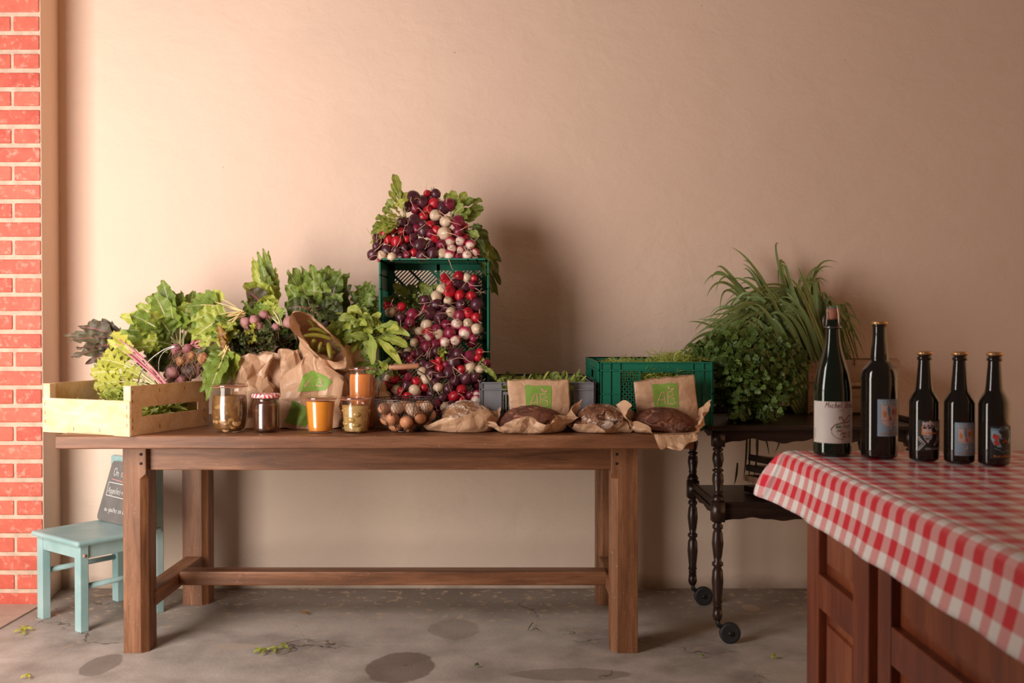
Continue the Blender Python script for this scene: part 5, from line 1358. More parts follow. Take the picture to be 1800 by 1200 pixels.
for k in range(9): b.ball(W(lerp(300, 345, rng.random()), lerp(645, 672, rng.random()), 3.70), rng.uniform(.018, .032), 7, (1.3, 1, .8))
tb.part('soil_clump', b, MAT_SOIL)
b = M()
for k in range(70):
    p = W(lerp(300, 372, rng.random()), lerp(610, 670, rng.random()), 3.67); q = p + V((rng.uniform(-.03, .03), rng.uniform(-.02, .01), rng.uniform(-.06, -.01))); b.tube(bez(p, (p + q) / 2 + rv(.015), q, 5), .0006, 4)
tb.part('rootlets', b, MAT_HAIR)
# two long leaves drooping at the front, before the mushroom jar
bunch('chard_bunch', 'drooping green leaves with yellowed edges hanging between crate and mushroom jar', 'chard', G, W(398, 610, 3.66),
      [W(*q) for q in [(352, 690, 3.55), (362, 704, 3.50), (378, 668, 3.6), (396, 672, 3.62), (410, 668, 3.62), (358, 672, 3.57), (388, 690, 3.6), (372, 645, 3.6), (400, 650, 3.62)]], LEAF['mid'], STEM['yellow'], .3, .038, 'chard', .0030, .16, sag=.05, leaf2=LEAF['bright'], nh=V((-.3, -1, .3)))
# dark mass of leaves behind the bags
bunch('beet_leaf_bunch', 'low mass of dark crinkled beet leaves just above the paper bags', 'beet leaves', G, W(450, 612, 3.80),
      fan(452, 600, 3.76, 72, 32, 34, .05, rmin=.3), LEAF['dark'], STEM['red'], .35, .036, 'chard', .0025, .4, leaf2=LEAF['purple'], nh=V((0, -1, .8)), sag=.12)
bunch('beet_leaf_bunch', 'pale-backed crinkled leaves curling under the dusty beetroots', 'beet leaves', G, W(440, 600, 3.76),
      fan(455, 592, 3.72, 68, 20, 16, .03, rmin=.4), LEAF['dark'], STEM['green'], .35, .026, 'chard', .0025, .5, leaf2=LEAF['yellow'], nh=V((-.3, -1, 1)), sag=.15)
bunch('withered_leaf_bunch', 'brown-yellow withered leaf between the two beet clusters', 'leaves', G, W(398, 622, 3.68), [W(382, 570, 3.68), W(392, 575, 3.7), W(388, 590, 3.67)], LEAF['brown'], STEM['red'], .25, .018, 'chard', .0025, .5)
# upright bunch
bunch('beet_leaf_bunch', 'tall upright bunch of crinkled leaves, highest on the left of the heap', 'beet leaves', G, W(478, 560, 3.93),
      [W(*q) for q in [(452, 440, 4.0), (462, 436, 3.98), (472, 440, 4.0), (444, 452, 4.02), (484, 470, 3.98), (490, 490, 3.95), (446, 470, 3.96), (456, 460, 3.94), (470, 480, 3.92)]], LEAF['bright'], STEM['red'], .35, .023, 'chard', .0028, .45, leaf2=LEAF['mid'], rk=5)
bunch('beet_leaf_bunch', 'broad dull red-veined leaf pointing left below the tall upright bunch', 'beet leaves', G, W(478, 552, 3.9),
      [W(428, 500, 3.86), (W(436, 512, 3.84)), W(452, 500, 3.86), W(470, 505, 3.86), W(462, 520, 3.83)], LEAF['purple'], STEM['red'], .25, .040, 'oval', .003, .12, leaf2=LEAF['bright'])
# big dark crown of leaves right
bunch('beet_leaf_bunch', 'wide crown of dark green leaves with upright ribs right of the tallest bunch', 'beet leaves', G, W(560, 580, 3.90),
      [W(*q) for q in [(505, 476, 3.95), (515, 470, 3.98), (530, 468, 4.0), (548, 465, 4.0), (565, 470, 3.98), (580, 466, 4.0), (598, 472, 4.0), (615, 478, 4.0), (618, 500, 3.95), (500, 500, 3.9), (512, 510, 3.86), (530, 495, 3.88), (550, 490, 3.88), (570, 495, 3.88), (590, 500, 3.88), (604, 515, 3.86), (540, 520, 3.84), (580, 520, 3.84), (524, 535, 3.84), (600, 480, 3.95), (500, 530, 3.86), (560, 478, 3.92)]],
      LEAF['mid'], STEM['red'], .4, .040, 'chard', .0028, .28, leaf2=LEAF['dark'])
bunch('beet_leaf_bunch', 'shadowed purple leaves drooping behind the open paper bag', 'beet leaves', G, W(550, 545, 3.86),
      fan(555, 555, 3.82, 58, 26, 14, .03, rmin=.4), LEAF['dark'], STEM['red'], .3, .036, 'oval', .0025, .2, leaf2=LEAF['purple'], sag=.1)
bunch('kale_bunch', 'curly green leaves tucked between the dark crown and the upended crate', 'kale', G, W(645, 580, 3.92),
      [W(*q) for q in [(618, 512, 3.95), (630, 500, 4.0), (645, 496, 4.0), (658, 500, 3.98), (664, 520, 3.93), (650, 515, 3.9), (635, 520, 3.9), (660, 540, 3.9), (625, 535, 3.88), (642, 535, 3.86), (672, 535, 3.9), (655, 550, 3.86)]], LEAF['mid'], STEM['green'], .4, .026, 'lobed', .0022, .6, rk=5)
# spinach like round leaves
bunch('spinach_bunch', 'bright spoon-leaved salad bunch spilling between open bag and radishes', 'salad', G, W(640, 600, 3.80),
      fan(640, 592, 3.74, 72, 46, 84, .05, rmin=.15) + [W(*q) for q in [(582, 570, 3.72), (590, 552, 3.76), (610, 548, 3.78), (640, 540, 3.8), (670, 552, 3.76), (700, 580, 3.68), (715, 610, 3.64), (705, 640, 3.62), (680, 650, 3.62), (655, 640, 3.62), (690, 620, 3.62), (720, 590, 3.68)]], LEAF['lamb'], STEM['green'], .35, .021, 'spoon', .0016, .14, leaf2=LEAF['bright'], sag=.10, nh=V((-.2, -1, .5)), fold=.12, jit=.05)
bunch('spinach_bunch', 'shaded lower leaves of salad hanging behind the tall orange jar', 'salad', G, W(670, 640, 3.74),
      fan(668, 650, 3.72, 50, 20, 22, .03, rmin=.3), LEAF['mid'], STEM['green'], .35, .020, 'spoon', .0018, .1, sag=.05, leaf2=LEAF['dark'])

bunch('beet_leaf_bunch', 'shadowed leaves filling the heap behind the soil-caked beets', 'beet leaves', G, W(330, 640, 3.98),
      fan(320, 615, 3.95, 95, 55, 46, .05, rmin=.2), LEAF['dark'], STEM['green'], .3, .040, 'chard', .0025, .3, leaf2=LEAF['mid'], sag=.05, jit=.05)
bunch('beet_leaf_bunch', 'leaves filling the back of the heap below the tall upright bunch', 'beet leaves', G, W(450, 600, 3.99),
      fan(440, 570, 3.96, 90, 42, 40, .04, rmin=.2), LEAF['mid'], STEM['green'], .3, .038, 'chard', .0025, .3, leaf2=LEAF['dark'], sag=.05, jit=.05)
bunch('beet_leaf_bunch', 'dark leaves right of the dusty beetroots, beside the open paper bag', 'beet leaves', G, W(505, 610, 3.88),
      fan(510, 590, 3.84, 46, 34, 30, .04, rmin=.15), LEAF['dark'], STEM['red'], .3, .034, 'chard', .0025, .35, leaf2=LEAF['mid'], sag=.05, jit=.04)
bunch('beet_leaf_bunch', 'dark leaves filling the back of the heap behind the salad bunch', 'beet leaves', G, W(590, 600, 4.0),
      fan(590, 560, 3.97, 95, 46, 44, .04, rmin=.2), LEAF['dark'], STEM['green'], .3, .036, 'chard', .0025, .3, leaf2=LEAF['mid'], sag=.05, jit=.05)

# frisee in the poplar crate, shoots in the plastic crates
def tangle(name, label, cat, box, n, mat, L=.05, w=.0022, seed=1, T=None, kind='stuff'):
    r = random.Random(seed); b = M()
    for k in range(n):
        p = V([lerp(a, c, r.random()) for a, c in box])
        d = V((r.gauss(0, 1), r.gauss(0, 1), abs(r.gauss(0, .6)))).normalized() * L * r.uniform(.5, 1.2); c_ = V((r.gauss(0, 1), r.gauss(0, 1), r.gauss(0, 1))) * L * .35
        P = bez(p, p + d * .5 + c_, p + d, 7); 
        if T: P = [T @ q for q in P]
        blade(b, P, w * r.uniform(.6, 1.5), 'oval', V((r.gauss(0, .5), -1, r.gauss(.5, .5))).normalized(), r.random(), .2, .3, 3, 2)
    return tag(single(name, b, mat, label, cat), kind=kind)
tangle('frisee', 'loose pale curly frisee filling the poplar crate', 'salad leaves', ((.05, LU - .05), (.05, LV - .05), (.02, .075)), 1600, LEAF['frise'], .045, .0045, 3, LT)
tangle('frisee', 'mound of curly frisee rising at the back of the poplar crate', 'salad leaves', ((.05, .28), (.18, LV - .06), (.06, .125)), 800, LEAF['frise'], .055, .0048, 4, LT)
tangle('bean_sprouts', 'thin pale green shoots filling the green crate', 'shoots', ((X(1078, 3.6), X(1240, 3.6)), (3.600, 4.12), (.92, .985)), 3200, LEAF['frise'], .05, .0016, 5)
tangle('bean_sprouts', 'thin pale shoots pressed against the handle hole of the green crate', 'shoots', ((X(1120, 3.57), X(1200, 3.57)), (3.574, 3.61), (.93, .985)), 500, LEAF['frise'], .04, .0018, 15)
tangle('bean_sprouts', 'heap of thin pale shoots rising above the right rim of the green crate', 'shoots', ((X(1175, 3.7), X(1245, 3.7)), (3.72, 4.0), (.985, 1.01)), 350, LEAF['frise'], .06, .0018, 6)
tangle('leafy_shoots', 'small dark leafy shoots in the grey crate', 'salad leaves', ((X(880, 3.6), X(1030, 3.6)), (3.60, 4.10), (.80, .925)), 700, LEAF['radish'], .05, .0075, 7)
for k, (x0, y0, x1, y1) in enumerate([(928, 668, 916, 662), (955, 668, 965, 652), (993, 668, 995, 652), (1003, 668, 1010, 656), (1022, 668, 1030, 660)]):
    b = M(); p, q = W(x0, y0, 3.62), W(x1, y1, 3.60); blade(b, bez(p, (p + q) / 2 + rv(.01), q, 6), .004, 'oval', up_front, .2); tag(single('leafy_shoot', b, LEAF['frise'], 'stray green shoot poking above the grey crate rim', 'salad leaf', 'stray shoots over the grey crate'))

# second wire basket lying in the poplar crate
def small_basket():
    c = W(300, 692, 3.66); t = Thing('wire_basket', 'empty small wire basket with two looped handles standing in the poplar crate', 'basket', c)
    R = .075; b = M(); 
    b.tube([(c.x + R * math.cos(k * PI / 16), c.y + R * .8 * math.sin(k * PI / 16), c.z) for k in range(32)], .0018, 6, closed=True); t.part('wire_hoop', b, MAT_WIRE)
    b = M()
    for k in range(44):
        for s in (1, -1):
            a = 2 * PI * k / 44; b.tube([(c.x + R * (1 - .25 * i / 5) * math.cos(a + s * i * .06), c.y + R * .8 * (1 - .25 * i / 5) * math.sin(a + s * i * .06), c.z - .05 * i / 5) for i in range(6)], .0005, 3)
    t.part('wire_mesh', b, MAT_WIRE)
    for P in ([(243, 672), (246, 655), (262, 632), (290, 612), (312, 607)], [(281, 690), (279, 655), (279, 630), (290, 615), (315, 607)]):
        b = M(); pts = [W(x, y, 3.62 - .01 * i) for i, (x, y) in enumerate(P)]; pts = [pts[0]] + [q for a, m_, d in zip(pts, pts[1:], pts[2:]) for q in bez((a + m_) / 2, m_, (m_ + d) / 2, 6)] + [pts[-1]]
        b.tube(pts, .0021, 8); t.part('handle', b, MAT_STEEL)
small_basket()

# ------------------------------------------------------------------ radishes, one by one
def radmat(name, c, c2, tip=None):
    m, nt, p = newmat(name); p.inputs['Roughness'].default_value = .34; p.inputs['Specular IOR Level'].default_value = .5
    v = coords(nt); oi = nt.nodes.new('ShaderNodeObjectInfo')
    col = mixc(nt, step(nt, noi(nt, v, 60, 4), .35, .7), c, c2)
    col = mixc(nt, mth(nt, 'MULTIPLY', oi.outputs['Random'], .55), col, c2)
    if tip:
        s = nt.nodes.new('ShaderNodeSeparateXYZ'); nt.links.new(v, s.inputs[0])
        col = mixc(nt, step(nt, mth(nt, 'ADD', s.outputs[2], mth(nt, 'MULTIPLY', noi(nt, v, 90, 2), .012)), -.001, -.008), col, tip)
    nt.links.new(col, p.inputs['Base Color']); bump(nt, p, noi(nt, v, 120, 3), .15, .002); return m
RM = dict(r=radmat('red_radish_skin', (.50, .012, .022), (.36, .008, .02)), p=radmat('purple_radish_skin', (.105, .022, .036), (.055, .013, .022)), m=radmat('magenta_radish_skin', (.27, .015, .045), (.15, .012, .035)),
          w=radmat('white_radish_skin', (.66, .52, .38), (.58, .42, .28)), h=radmat('pink_radish_skin', (.52, .03, .10), (.42, .02, .08), (.70, .56, .46)))
CN = dict(r='red', p='dark purple', m='deep magenta', w='white', h='pink white-tipped')
TAILM = simple('radish_tail', (.52, .38, .27), .5, c2=(.60, .30, .24))
bodies = {}
for kk in 'rpmwh':
    for vn in range(4):
        b = M(); r = 1.; el = [1., 1.08, .94, 1.2][vn]; prof = smooth_prof([(.10, .93 * el), (.45, .86 * el), (.88, .45 * el), (1., 0), (.86, -.48 * el), (.42, -.88 * el), (.14, -1.02 * el), (.05, -1.14 * el)], 3)
        for i in range(1): pass
        rows = []
        for q, z in prof:
            row = []
            for k in range(20):
                a = 2 * PI * k / 20; v_ = V((q * math.cos(a), q * math.sin(a), z)); s = 1 + .07 * noise.noise(v_ * 1.3 + V((vn * 5., ord(kk), 0))); row.append(b.vert(v_ * s * .02))
            rows.append(row)
        b.grid(rows, True); b.face(rows[0]); b.face(rows[-1][::-1])
        me = b.build('root_body'); me.materials.append(RM[kk]); bodies[kk, vn] = me
tails = []
for vn in range(9):
    r = random.Random(vn + 50); L = r.uniform(.024, .066); p = V((0, 0, -.0215)); d = V((0, 0, -1)); pts = [p.copy()]
    cv = V((r.gauss(0, 1), r.gauss(0, 1), 0)) * r.uniform(.1, .45)
    for i in range(9):
        d = (d + cv * .5 + V((r.gauss(0, .16), r.gauss(0, .16), 0))).normalized(); p = p + d * L / 9; pts.append(p.copy())
    b = M(); b.tube(pts, [.0022, .0015, .0013, .0012, .0011, .0011, .0010, .0009, .0007, .0004], 5); me = b.build('tail'); me.materials.append(TAILM); tails.append(me)
stub = M()
for k in range(5):
    a = k * 1.3; stub.tube([(0, 0, .017), (.004 * math.cos(a), .004 * math.sin(a), .024), (.009 * math.cos(a), .009 * math.sin(a), .034)], [.0018, .0016, .0012], 5)
stub = stub.build('stalks'); stub.materials.append(STEM['green'])
NR = 0
def radish(p, r, k, where, group, tailvis=True):
    global NR
    o = bpy.data.objects.new('radish', bodies[k, rng.randrange(4)]); COL.objects.link(o); o.location = p
    d = V((rng.gauss(0, .55), -1 if k != 'h' else -1.4, rng.gauss(-.35, .5))).normalized()      # where the tail points
    q = (-d).to_track_quat('Z', 'Y'); o.rotation_mode = 'QUATERNION'; o.rotation_quaternion = q
    o.scale = [r / .02] * 3
    tag(o, f'{CN[k]} radish {where}', 'radish', group)
    c = bpy.data.objects.new('tail', tails[rng.randrange(9)]); COL.objects.link(c); c.parent = o; c.rotation_euler = (0, 0, rng.uniform(0, 6.28)); 
    c = bpy.data.objects.new('stalks', stub); COL.objects.link(c); c.parent = o; c.rotation_euler = (0, 0, rng.uniform(0, 6.28)); NR += 1
TOPR = [(605,335,70,'p'),(750,290,38,'r'),(833,290,45,'p'),(700,375,65,'p'),(818,385,52,'r'),(545,420,50,'p'),(628,440,46,'m'),(755,460,45,'r'),(830,505,55,'w'),(910,430,60,'p'),(970,400,60,'m'),(625,560,60,'p'),(710,520,45,'r'),(937,570,57,'w'),(1060,572,60,'m'),(497,575,50,'p'),(378,645,52,'r'),(490,665,38,'r'),(412,600,30,'r'),(320,690,42,'r'),(360,750,45,'r'),(570,655,42,'p'),(705,600,50,'p'),(780,600,40,'r'),(840,655,45,'r'),(920,692,65,'w'),(1058,675,50,'m'),(715,665,60,'p'),(443,770,55,'r'),(543,745,38,'r'),(615,725,38,'p'),(780,690,44,'m'),(260,770,50,'p'),(245,820,45,'p'),(200,900,50,'p'),(290,905,45,'w'),(340,855,48,'p'),(395,920,40,'w'),(437,865,42,'p'),(515,830,35,'p'),(685,800,60,'p'),(780,800,45,'p'),(975,770,45,'h'),(1085,765,48,'h'),(1180,800,45,'h'),(1083,855,38,'h'),(1230,880,38,'h'),(970,905,50,'h'),(1150,910,48,'h'),(1060,920,35,'m'),(900,885,45,'w'),(808,890,60,'p'),(693,915,52,'p'),(615,880,38,'r'),(268,955,22,'r'),(825,745,40,'r'),(545,905,40,'m'),(480,925,36,'p'),(890,800,48,'m'),(1000,840,40,'h'),(640,640,44,'m'),(240,725,38,'p')]
def regions(x, y):
    if x < 700: return 'on the left of the heap topping the upended crate'
    if y < 385: return 'at the peak of the heap topping the upended crate'
    if x > 775: return 'on the right of the heap topping the upended crate'
    return 'amid the heap topping the upended crate'
for x, y, r, k in TOPR:
    px, py = 620 + x / 5.713, 290 + y / 5.713; h = (457 - py) / 122; Y = 3.80 + .17 * h + rng.uniform(-.008, .008)
    radish(W(px, py, Y), r / 5.713 * Y / 1750 * 1.14, k, regions(px, py), 'radishes heaped on the upended crate')
for k in range(64):   # second layer inside the heap
    h = rng.random() ** 1.3; py = 452 - 100 * h; half = 88 * (1 - h) ** .8 + 12; px = 757 + rng.uniform(-half, half) ; Y = 3.835 + .17 * h
    if px < 680 and py < 400: continue
    kk = rng.choice('ppmmr') if px < 790 else rng.choice('mhmr'); radish(W(px, py, Y), .018, kk, f"half hidden {'high' if py < 410 else 'low'} inside the {'left' if px < 757 else 'right'} of the heap topping the upended crate", 'radishes heaped on the upended crate')
CAS = [(672,202,32,'r'),(775,190,38,'r'),(832,200,36,'w'),(885,205,30,'r'),(648,280,36,'w'),(705,240,28,'r'),(765,240,42,'p'),(820,270,32,'p'),(870,255,32,'m'),(708,300,40,'r'),(780,325,36,'r'),(865,330,34,'r'),(607,338,38,'w'),(695,368,30,'w'),(525,362,36,'p'),(608,398,40,'p'),(675,415,30,'p'),(790,395,38,'p'),(905,395,45,'p'),(715,448,36,'w'),(840,455,38,'r'),(780,475,42,'m'),(900,490,36,'r'),(527,425,28,'m'),(570,460,42,'p'),(635,485,45,'p'),(437,468,42,'m'),(355,410,32,'r'),(258,403,36,'r'),(275,450,36,'w'),(350,490,36,'p'),(418,520,36,'m'),(380,575,26,'m'),(678,540,34,'m'),(757,540,40,'h'),(838,530,34,'w'),(902,572,38,'w'),(538,545,40,'w'),(485,590,30,'w'),(548,600,38,'r'),(553,635,34,'h'),(628,612,36,'w'),(612,570,34,'m'),(708,600,40,'m'),(817,602,44,'h'),(750,655,34,'h'),(668,668,36,'h'),(600,680,32,'m'),(510,655,24,'m'),(535,698,40,'m'),(880,640,28,'m'),(450,670,30,'w'),(485,750,34,'p'),(562,760,36,'p'),(610,730,30,'p'),(712,742,34,'p'),(770,755,40,'p'),(735,815,45,'p'),(852,780,45,'m'),(925,740,26,'r'),(912,780,26,'r'),(445,750,22,'m'),(433,808,24,'m'),(510,822,30,'p'),(555,845,36,'p'),(630,800,26,'r'),(633,855,30,'r'),(585,820,24,'r'),(790,868,32,'r'),(858,855,36,'w'),(925,865,30,'w'),(975,820,28,'m'),(705,890,42,'p'),(570,895,30,'p'),(632,915,30,'p'),(825,935,45,'p'),(895,920,34,'p'),(505,880,32,'w'),(530,940,36,'w'),(465,955,34,'r'),(405,920,30,'m'),(396,985,36,'p'),(450,1018,40,'w'),(520,1000,28,'r'),(320,1015,34,'w'),(310,940,30,'r'),(250,915,34,'w'),(280,865,24,'r'),(350,1020,24,'r'),(600,960,28,'p'),(745,955,38,'p'),(623,998,34,'w'),(700,1010,38,'p'),(793,1015,36,'r'),(570,1040,28,'p'),(655,1075,36,'p'),(738,1065,38,'r'),(795,1085,30,'r'),(855,1055,30,'m'),(905,1045,26,'h'),(900,1090,36,'h'),(675,1140,36,'w'),(262,990,24,'m'),(455,820,26,'p'),(400,1060,30,'r'),(470,1075,30,'m'),(320,1075,28,'m'),(545,1090,30,'p'),(610,1110,28,'m'),(250,1055,28,'w'),(680,830,28,'m'),(470,640,26,'m'),(730,1120,28,'p'),(800,1130,26,'m'),(560,1130,28,'r'),(420,1110,28,'p'),(500,1140,26,'w')]
def casY(py): return lerp(3.60, 3.93, min(1, max(0, (725 - py) / 235)) ** .9)
for x, y, r, k in CAS:
    px, py = 620 + x / 4.139, 440 + y / 4.139; Y = casY(py) + (.03 if px < 700 and py > 600 else 0) + rng.uniform(-.008, .008)
    if px > 835 and py > 600: Y -= .01
    row = 'at the very top of' if py < 513 else 'in the upper part of' if py < 545 else 'just above the middle of' if py < 578 else 'in the middle of' if py < 608 else 'just below the middle of' if py < 640 else 'low in' if py < 672 else 'at the foot of'
    wh = f"{row} the upended crate spill, {'left' if px < lerp(792, 740, min(1, max(0, (py - 500) / 110))) else 'right'} side"
    if px < 712 and py < 580: wh = 'at the left edge of the upended crate opening'
    if px < 745 and py > 640: wh = 'seen over the egg basket at the foot of the spill'
    radish(W(px, py, Y), r / 4.139 * Y / 1750 * 1.14, k, wh, 'radishes spilling out of the upended crate')
for k in range(120):
    py = rng.uniform(500, 738); lo_ = lerp(790, 745, (py - 480) / 60) if py < 540 else lerp(735, 705, (py - 540) / 80) if py < 620 else 672 if py > 645 else 695
    px = rng.uniform(lo_, 843); Y = casY(py) + .035 + rng.uniform(0, .02)
    if px < 705: Y += .02
    p = W(px, py, Y)
    if p.z < TZ + .02: continue
    radish(p, .0175, rng.choice('ppmmrrw'), f"half hidden {'high' if py < 580 else 'midway' if py < 650 else 'low'} inside the {'left' if px < 770 else 'right'} of the upended crate spill", 'radishes spilling out of the upended crate')
# radish tops
GR = 'radish leaf bunches'
bunch('radish_leaf_bunch', 'bright radish leaves left of the topping heap, one leaf pointing straight up', 'radish leaves', GR, W(712, 388, 3.90),
      [W(*q) for q in [(692, 306, 3.95), (688, 322, 3.94), (684, 335, 3.93), (700, 335, 3.95), (716, 338, 3.93), (680, 352, 3.9), (672, 368, 3.88), (660, 385, 3.86), (655, 400, 3.84), (653, 412, 3.83), (660, 425, 3.82), (652, 428, 3.84), (670, 395, 3.82), (682, 380, 3.82), (690, 365, 3.84), (665, 408, 3.80), (676, 410, 3.80), (700, 350, 3.88), (686, 398, 3.79)]], LEAF['radish'], STEM['pale'], .35, .020, 'spoon', .0018, .22, leaf2=LEAF['bright'])
bunch('radish_leaf_bunch', 'cupped radish leaves standing at the upper right of the heap on the upended crate', 'radish leaves', GR, W(792, 385, 3.93),
      [W(*q) for q in [(787, 340, 3.97), (797, 335, 3.96), (820, 338, 3.95), (832, 348, 3.95), (848, 352, 3.97), (850, 366, 3.96), (845, 376, 3.93), (828, 372, 3.9), (820, 385, 3.88), (808, 350, 3.93), (835, 385, 3.92), (815, 360, 3.9)]], LEAF['radish'], STEM['pale'], .3, .023, 'spoon', .0018, .2, leaf2=LEAF['mid'])
bunch('radish_leaf_bunch', 'shaded radish leaves hanging down the right side of the upended crate', 'radish leaves', GR, W(815, 405, 3.92),
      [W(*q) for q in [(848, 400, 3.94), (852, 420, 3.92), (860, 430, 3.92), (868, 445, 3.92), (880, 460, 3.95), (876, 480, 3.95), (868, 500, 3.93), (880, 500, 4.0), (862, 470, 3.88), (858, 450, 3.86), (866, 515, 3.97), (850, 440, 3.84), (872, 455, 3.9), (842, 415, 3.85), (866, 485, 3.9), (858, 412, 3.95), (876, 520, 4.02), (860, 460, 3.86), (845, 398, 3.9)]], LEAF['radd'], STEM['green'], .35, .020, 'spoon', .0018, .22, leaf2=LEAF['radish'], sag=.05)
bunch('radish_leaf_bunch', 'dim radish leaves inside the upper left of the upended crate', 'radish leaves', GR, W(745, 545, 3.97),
      [W(*q) for q in [(690, 500, 3.93), (695, 512, 3.9), (684, 530, 3.86), (672, 527, 3.84), (705, 505, 3.95), (720, 500, 3.98), (738, 495, 3.98), (750, 498, 3.97), (760, 505, 3.95), (715, 520, 3.9), (700, 530, 3.88), (730, 520, 3.9), (745, 515, 3.92), (710, 535, 3.87), (725, 540, 3.86), (770, 500, 3.98), (690, 520, 3.86)]], LEAF['radd'], STEM['green'], .3, .024, 'spoon', .0018, .25, leaf2=LEAF['radish'])
bunch('radish_leaf_bunch', 'small sprig of radish leaves low on the right edge beside the grey crate', 'radish leaves', GR, W(842, 640, 3.70),
      [W(*q) for q in [(852, 632, 3.68), (858, 648, 3.68), (868, 662, 3.66), (856, 655, 3.68), (872, 668, 3.70)]], LEAF['radish'], STEM['green'], .35, .010, 'spoon', .0016, .2)
bunch('radish_leaf_bunch', 'small leaf sprig in the middle of the spilling radishes', 'radish leaves', GR, W(778, 612, 3.76),
      [W(*q) for q in [(772, 618, 3.72), (775, 628, 3.72), (783, 612, 3.72), (779, 636, 3.715), (770, 624, 3.72), (786, 620, 3.72)]], LEAF['bright'], STEM['green'], .3, .007, 'oval', .0014, .2)

# ------------------------------------------------------------------ leeks in the wooden crate
GK = 'green leeks fanning out of the wooden crate'
def leek(root, knee, tip, w, n=20, label=None):
    t = Thing('leek', label, 'leek', root, GK); root, knee, tip = V(root), V(knee), V(tip)
    L = (knee - root).length; st = M(); st.tube([root.lerp(knee, f) for f in (0, .2, .4, .55)], [.008, .0085, .008, .0065], 8); t.part('stem', st, STEM['leek'])
    lv = M()
    for k in range(6):
        s = root.lerp(knee, rng.uniform(.2, .42)); kn = knee + rv(.028); tp = tip + rv(.05) + V((0, 0, -.02 * k)); mid = kn + (kn - s) * .25
        P = bez(s, mid + V((0, 0, .03)), tp, n)
        dr = rng.uniform(.0, .12)
        P = [p - V((0, 0, dr * (i / n) ** 3)) for i, p in enumerate(P)]
        P = [V((p.x, min(p.y, 4.29), p.z)) for p in P]
        N_ = (V((0, -1, .3)) + rv(.6)).normalized()
        blade(lv, P, w * rng.uniform(.7, 1.2), 'strap', N_, rng.random(), .35, .06, 1.5, 2)
    t.part('leaf_blades', lv, LEAF['leek'])
LK = []
for k in range(46):
    f = k / 45; r0 = (lerp(1415, 1492, rng.random()), lerp(700, 742, rng.random()), rng.uniform(4.02, 4.18))
    a = lerp(-1, 1, f)
    if k < 30:  # leftward mass
        g = k / 29; kn = (lerp(1285, 1400, g) + rng.uniform(-14, 14), lerp(580, 492, g) + rng.uniform(-16, 16), rng.uniform(3.96, 4.2)); tp = (lerp(1195, 1300, g) + rng.uniform(-10, 26), lerp(625, 530, g) + rng.uniform(-28, 40), rng.uniform(3.9, 4.2)); lab = ('lowest', 'second', 'third', 'fourth', 'uppermost')[int(g * 4.99)] + ' layer leek drooping to the left above the coriander'
        if rng.random() < .3: tp = (lerp(1225, 1330, g), lerp(560, 470, g) + rng.uniform(-10, 20), 4.15)
    else:
        g = (k - 30) / 15; kn = (lerp(1385, 1450, g) + rng.uniform(-10, 10), lerp(482, 505, g) + rng.uniform(-10, 10), rng.uniform(4.0, 4.22)); tp = (lerp(1420, 1505, g) + rng.uniform(-12, 8), lerp(500, 580, g) + rng.uniform(-20, 40), rng.uniform(4.05, 4.24)); lab = ('inner', 'outer')[int(g * 1.99)] + ' group leek whose leaves arch over to the right of the crate'
    leek(W(*r0), W(*kn), W(*tp), .0095, label=lab)
for (r0, kn, tp, lab) in [((1440, 720, 4.1), (1352, 520, 4.15), (1308, 424, 4.2), 'leek with one blade pointing up to the top left'), ((1450, 720, 4.1), (1368, 480, 4.18), (1377, 428, 4.22), 'leek with a short blade standing straight up in the middle'), ((1450, 720, 4.1), (1400, 500, 4.15), (1464, 437, 4.18), 'leek with a long blade pointing up to the right'),
                          ((1430, 720, 4.1), (1300, 490, 4.12), (1243, 460, 4.1), 'leek with blades reaching furthest up-left'), ((1430, 722, 4.08), (1270, 600, 4.0), (1186, 613, 3.95), 'leek with the lowest blade tip far left over the green crate'), ((1470, 722, 4.12), (1462, 560, 4.15), (1502, 560, 4.18), 'leek arching furthest right behind the corked bottle'), ((1480, 722, 4.12), (1470, 610, 4.15), (1500, 625, 4.18), 'low leek bending right just above the crate')]:
    leek(W(*r0), W(*kn), W(*tp), .009, label=lab)
# broad near blades with visible pale shanks
for k in range(14):
    g = k / 13; r0 = (lerp(1400, 1480, g), 728, 4.04); kn = (lerp(1330, 1425, g), lerp(610, 560, g), 3.98); tp = (lerp(1290, 1385, g) + rng.uniform(-10, 10), lerp(560, 480, g) + rng.uniform(-15, 15), 4.02)
    leek(W(*r0), W(*kn), W(*tp), .0125, label=('left', 'middle', 'right')[int(g * 2.99)] + ' cluster broad-bladed leek at the front of the fan above the crate')

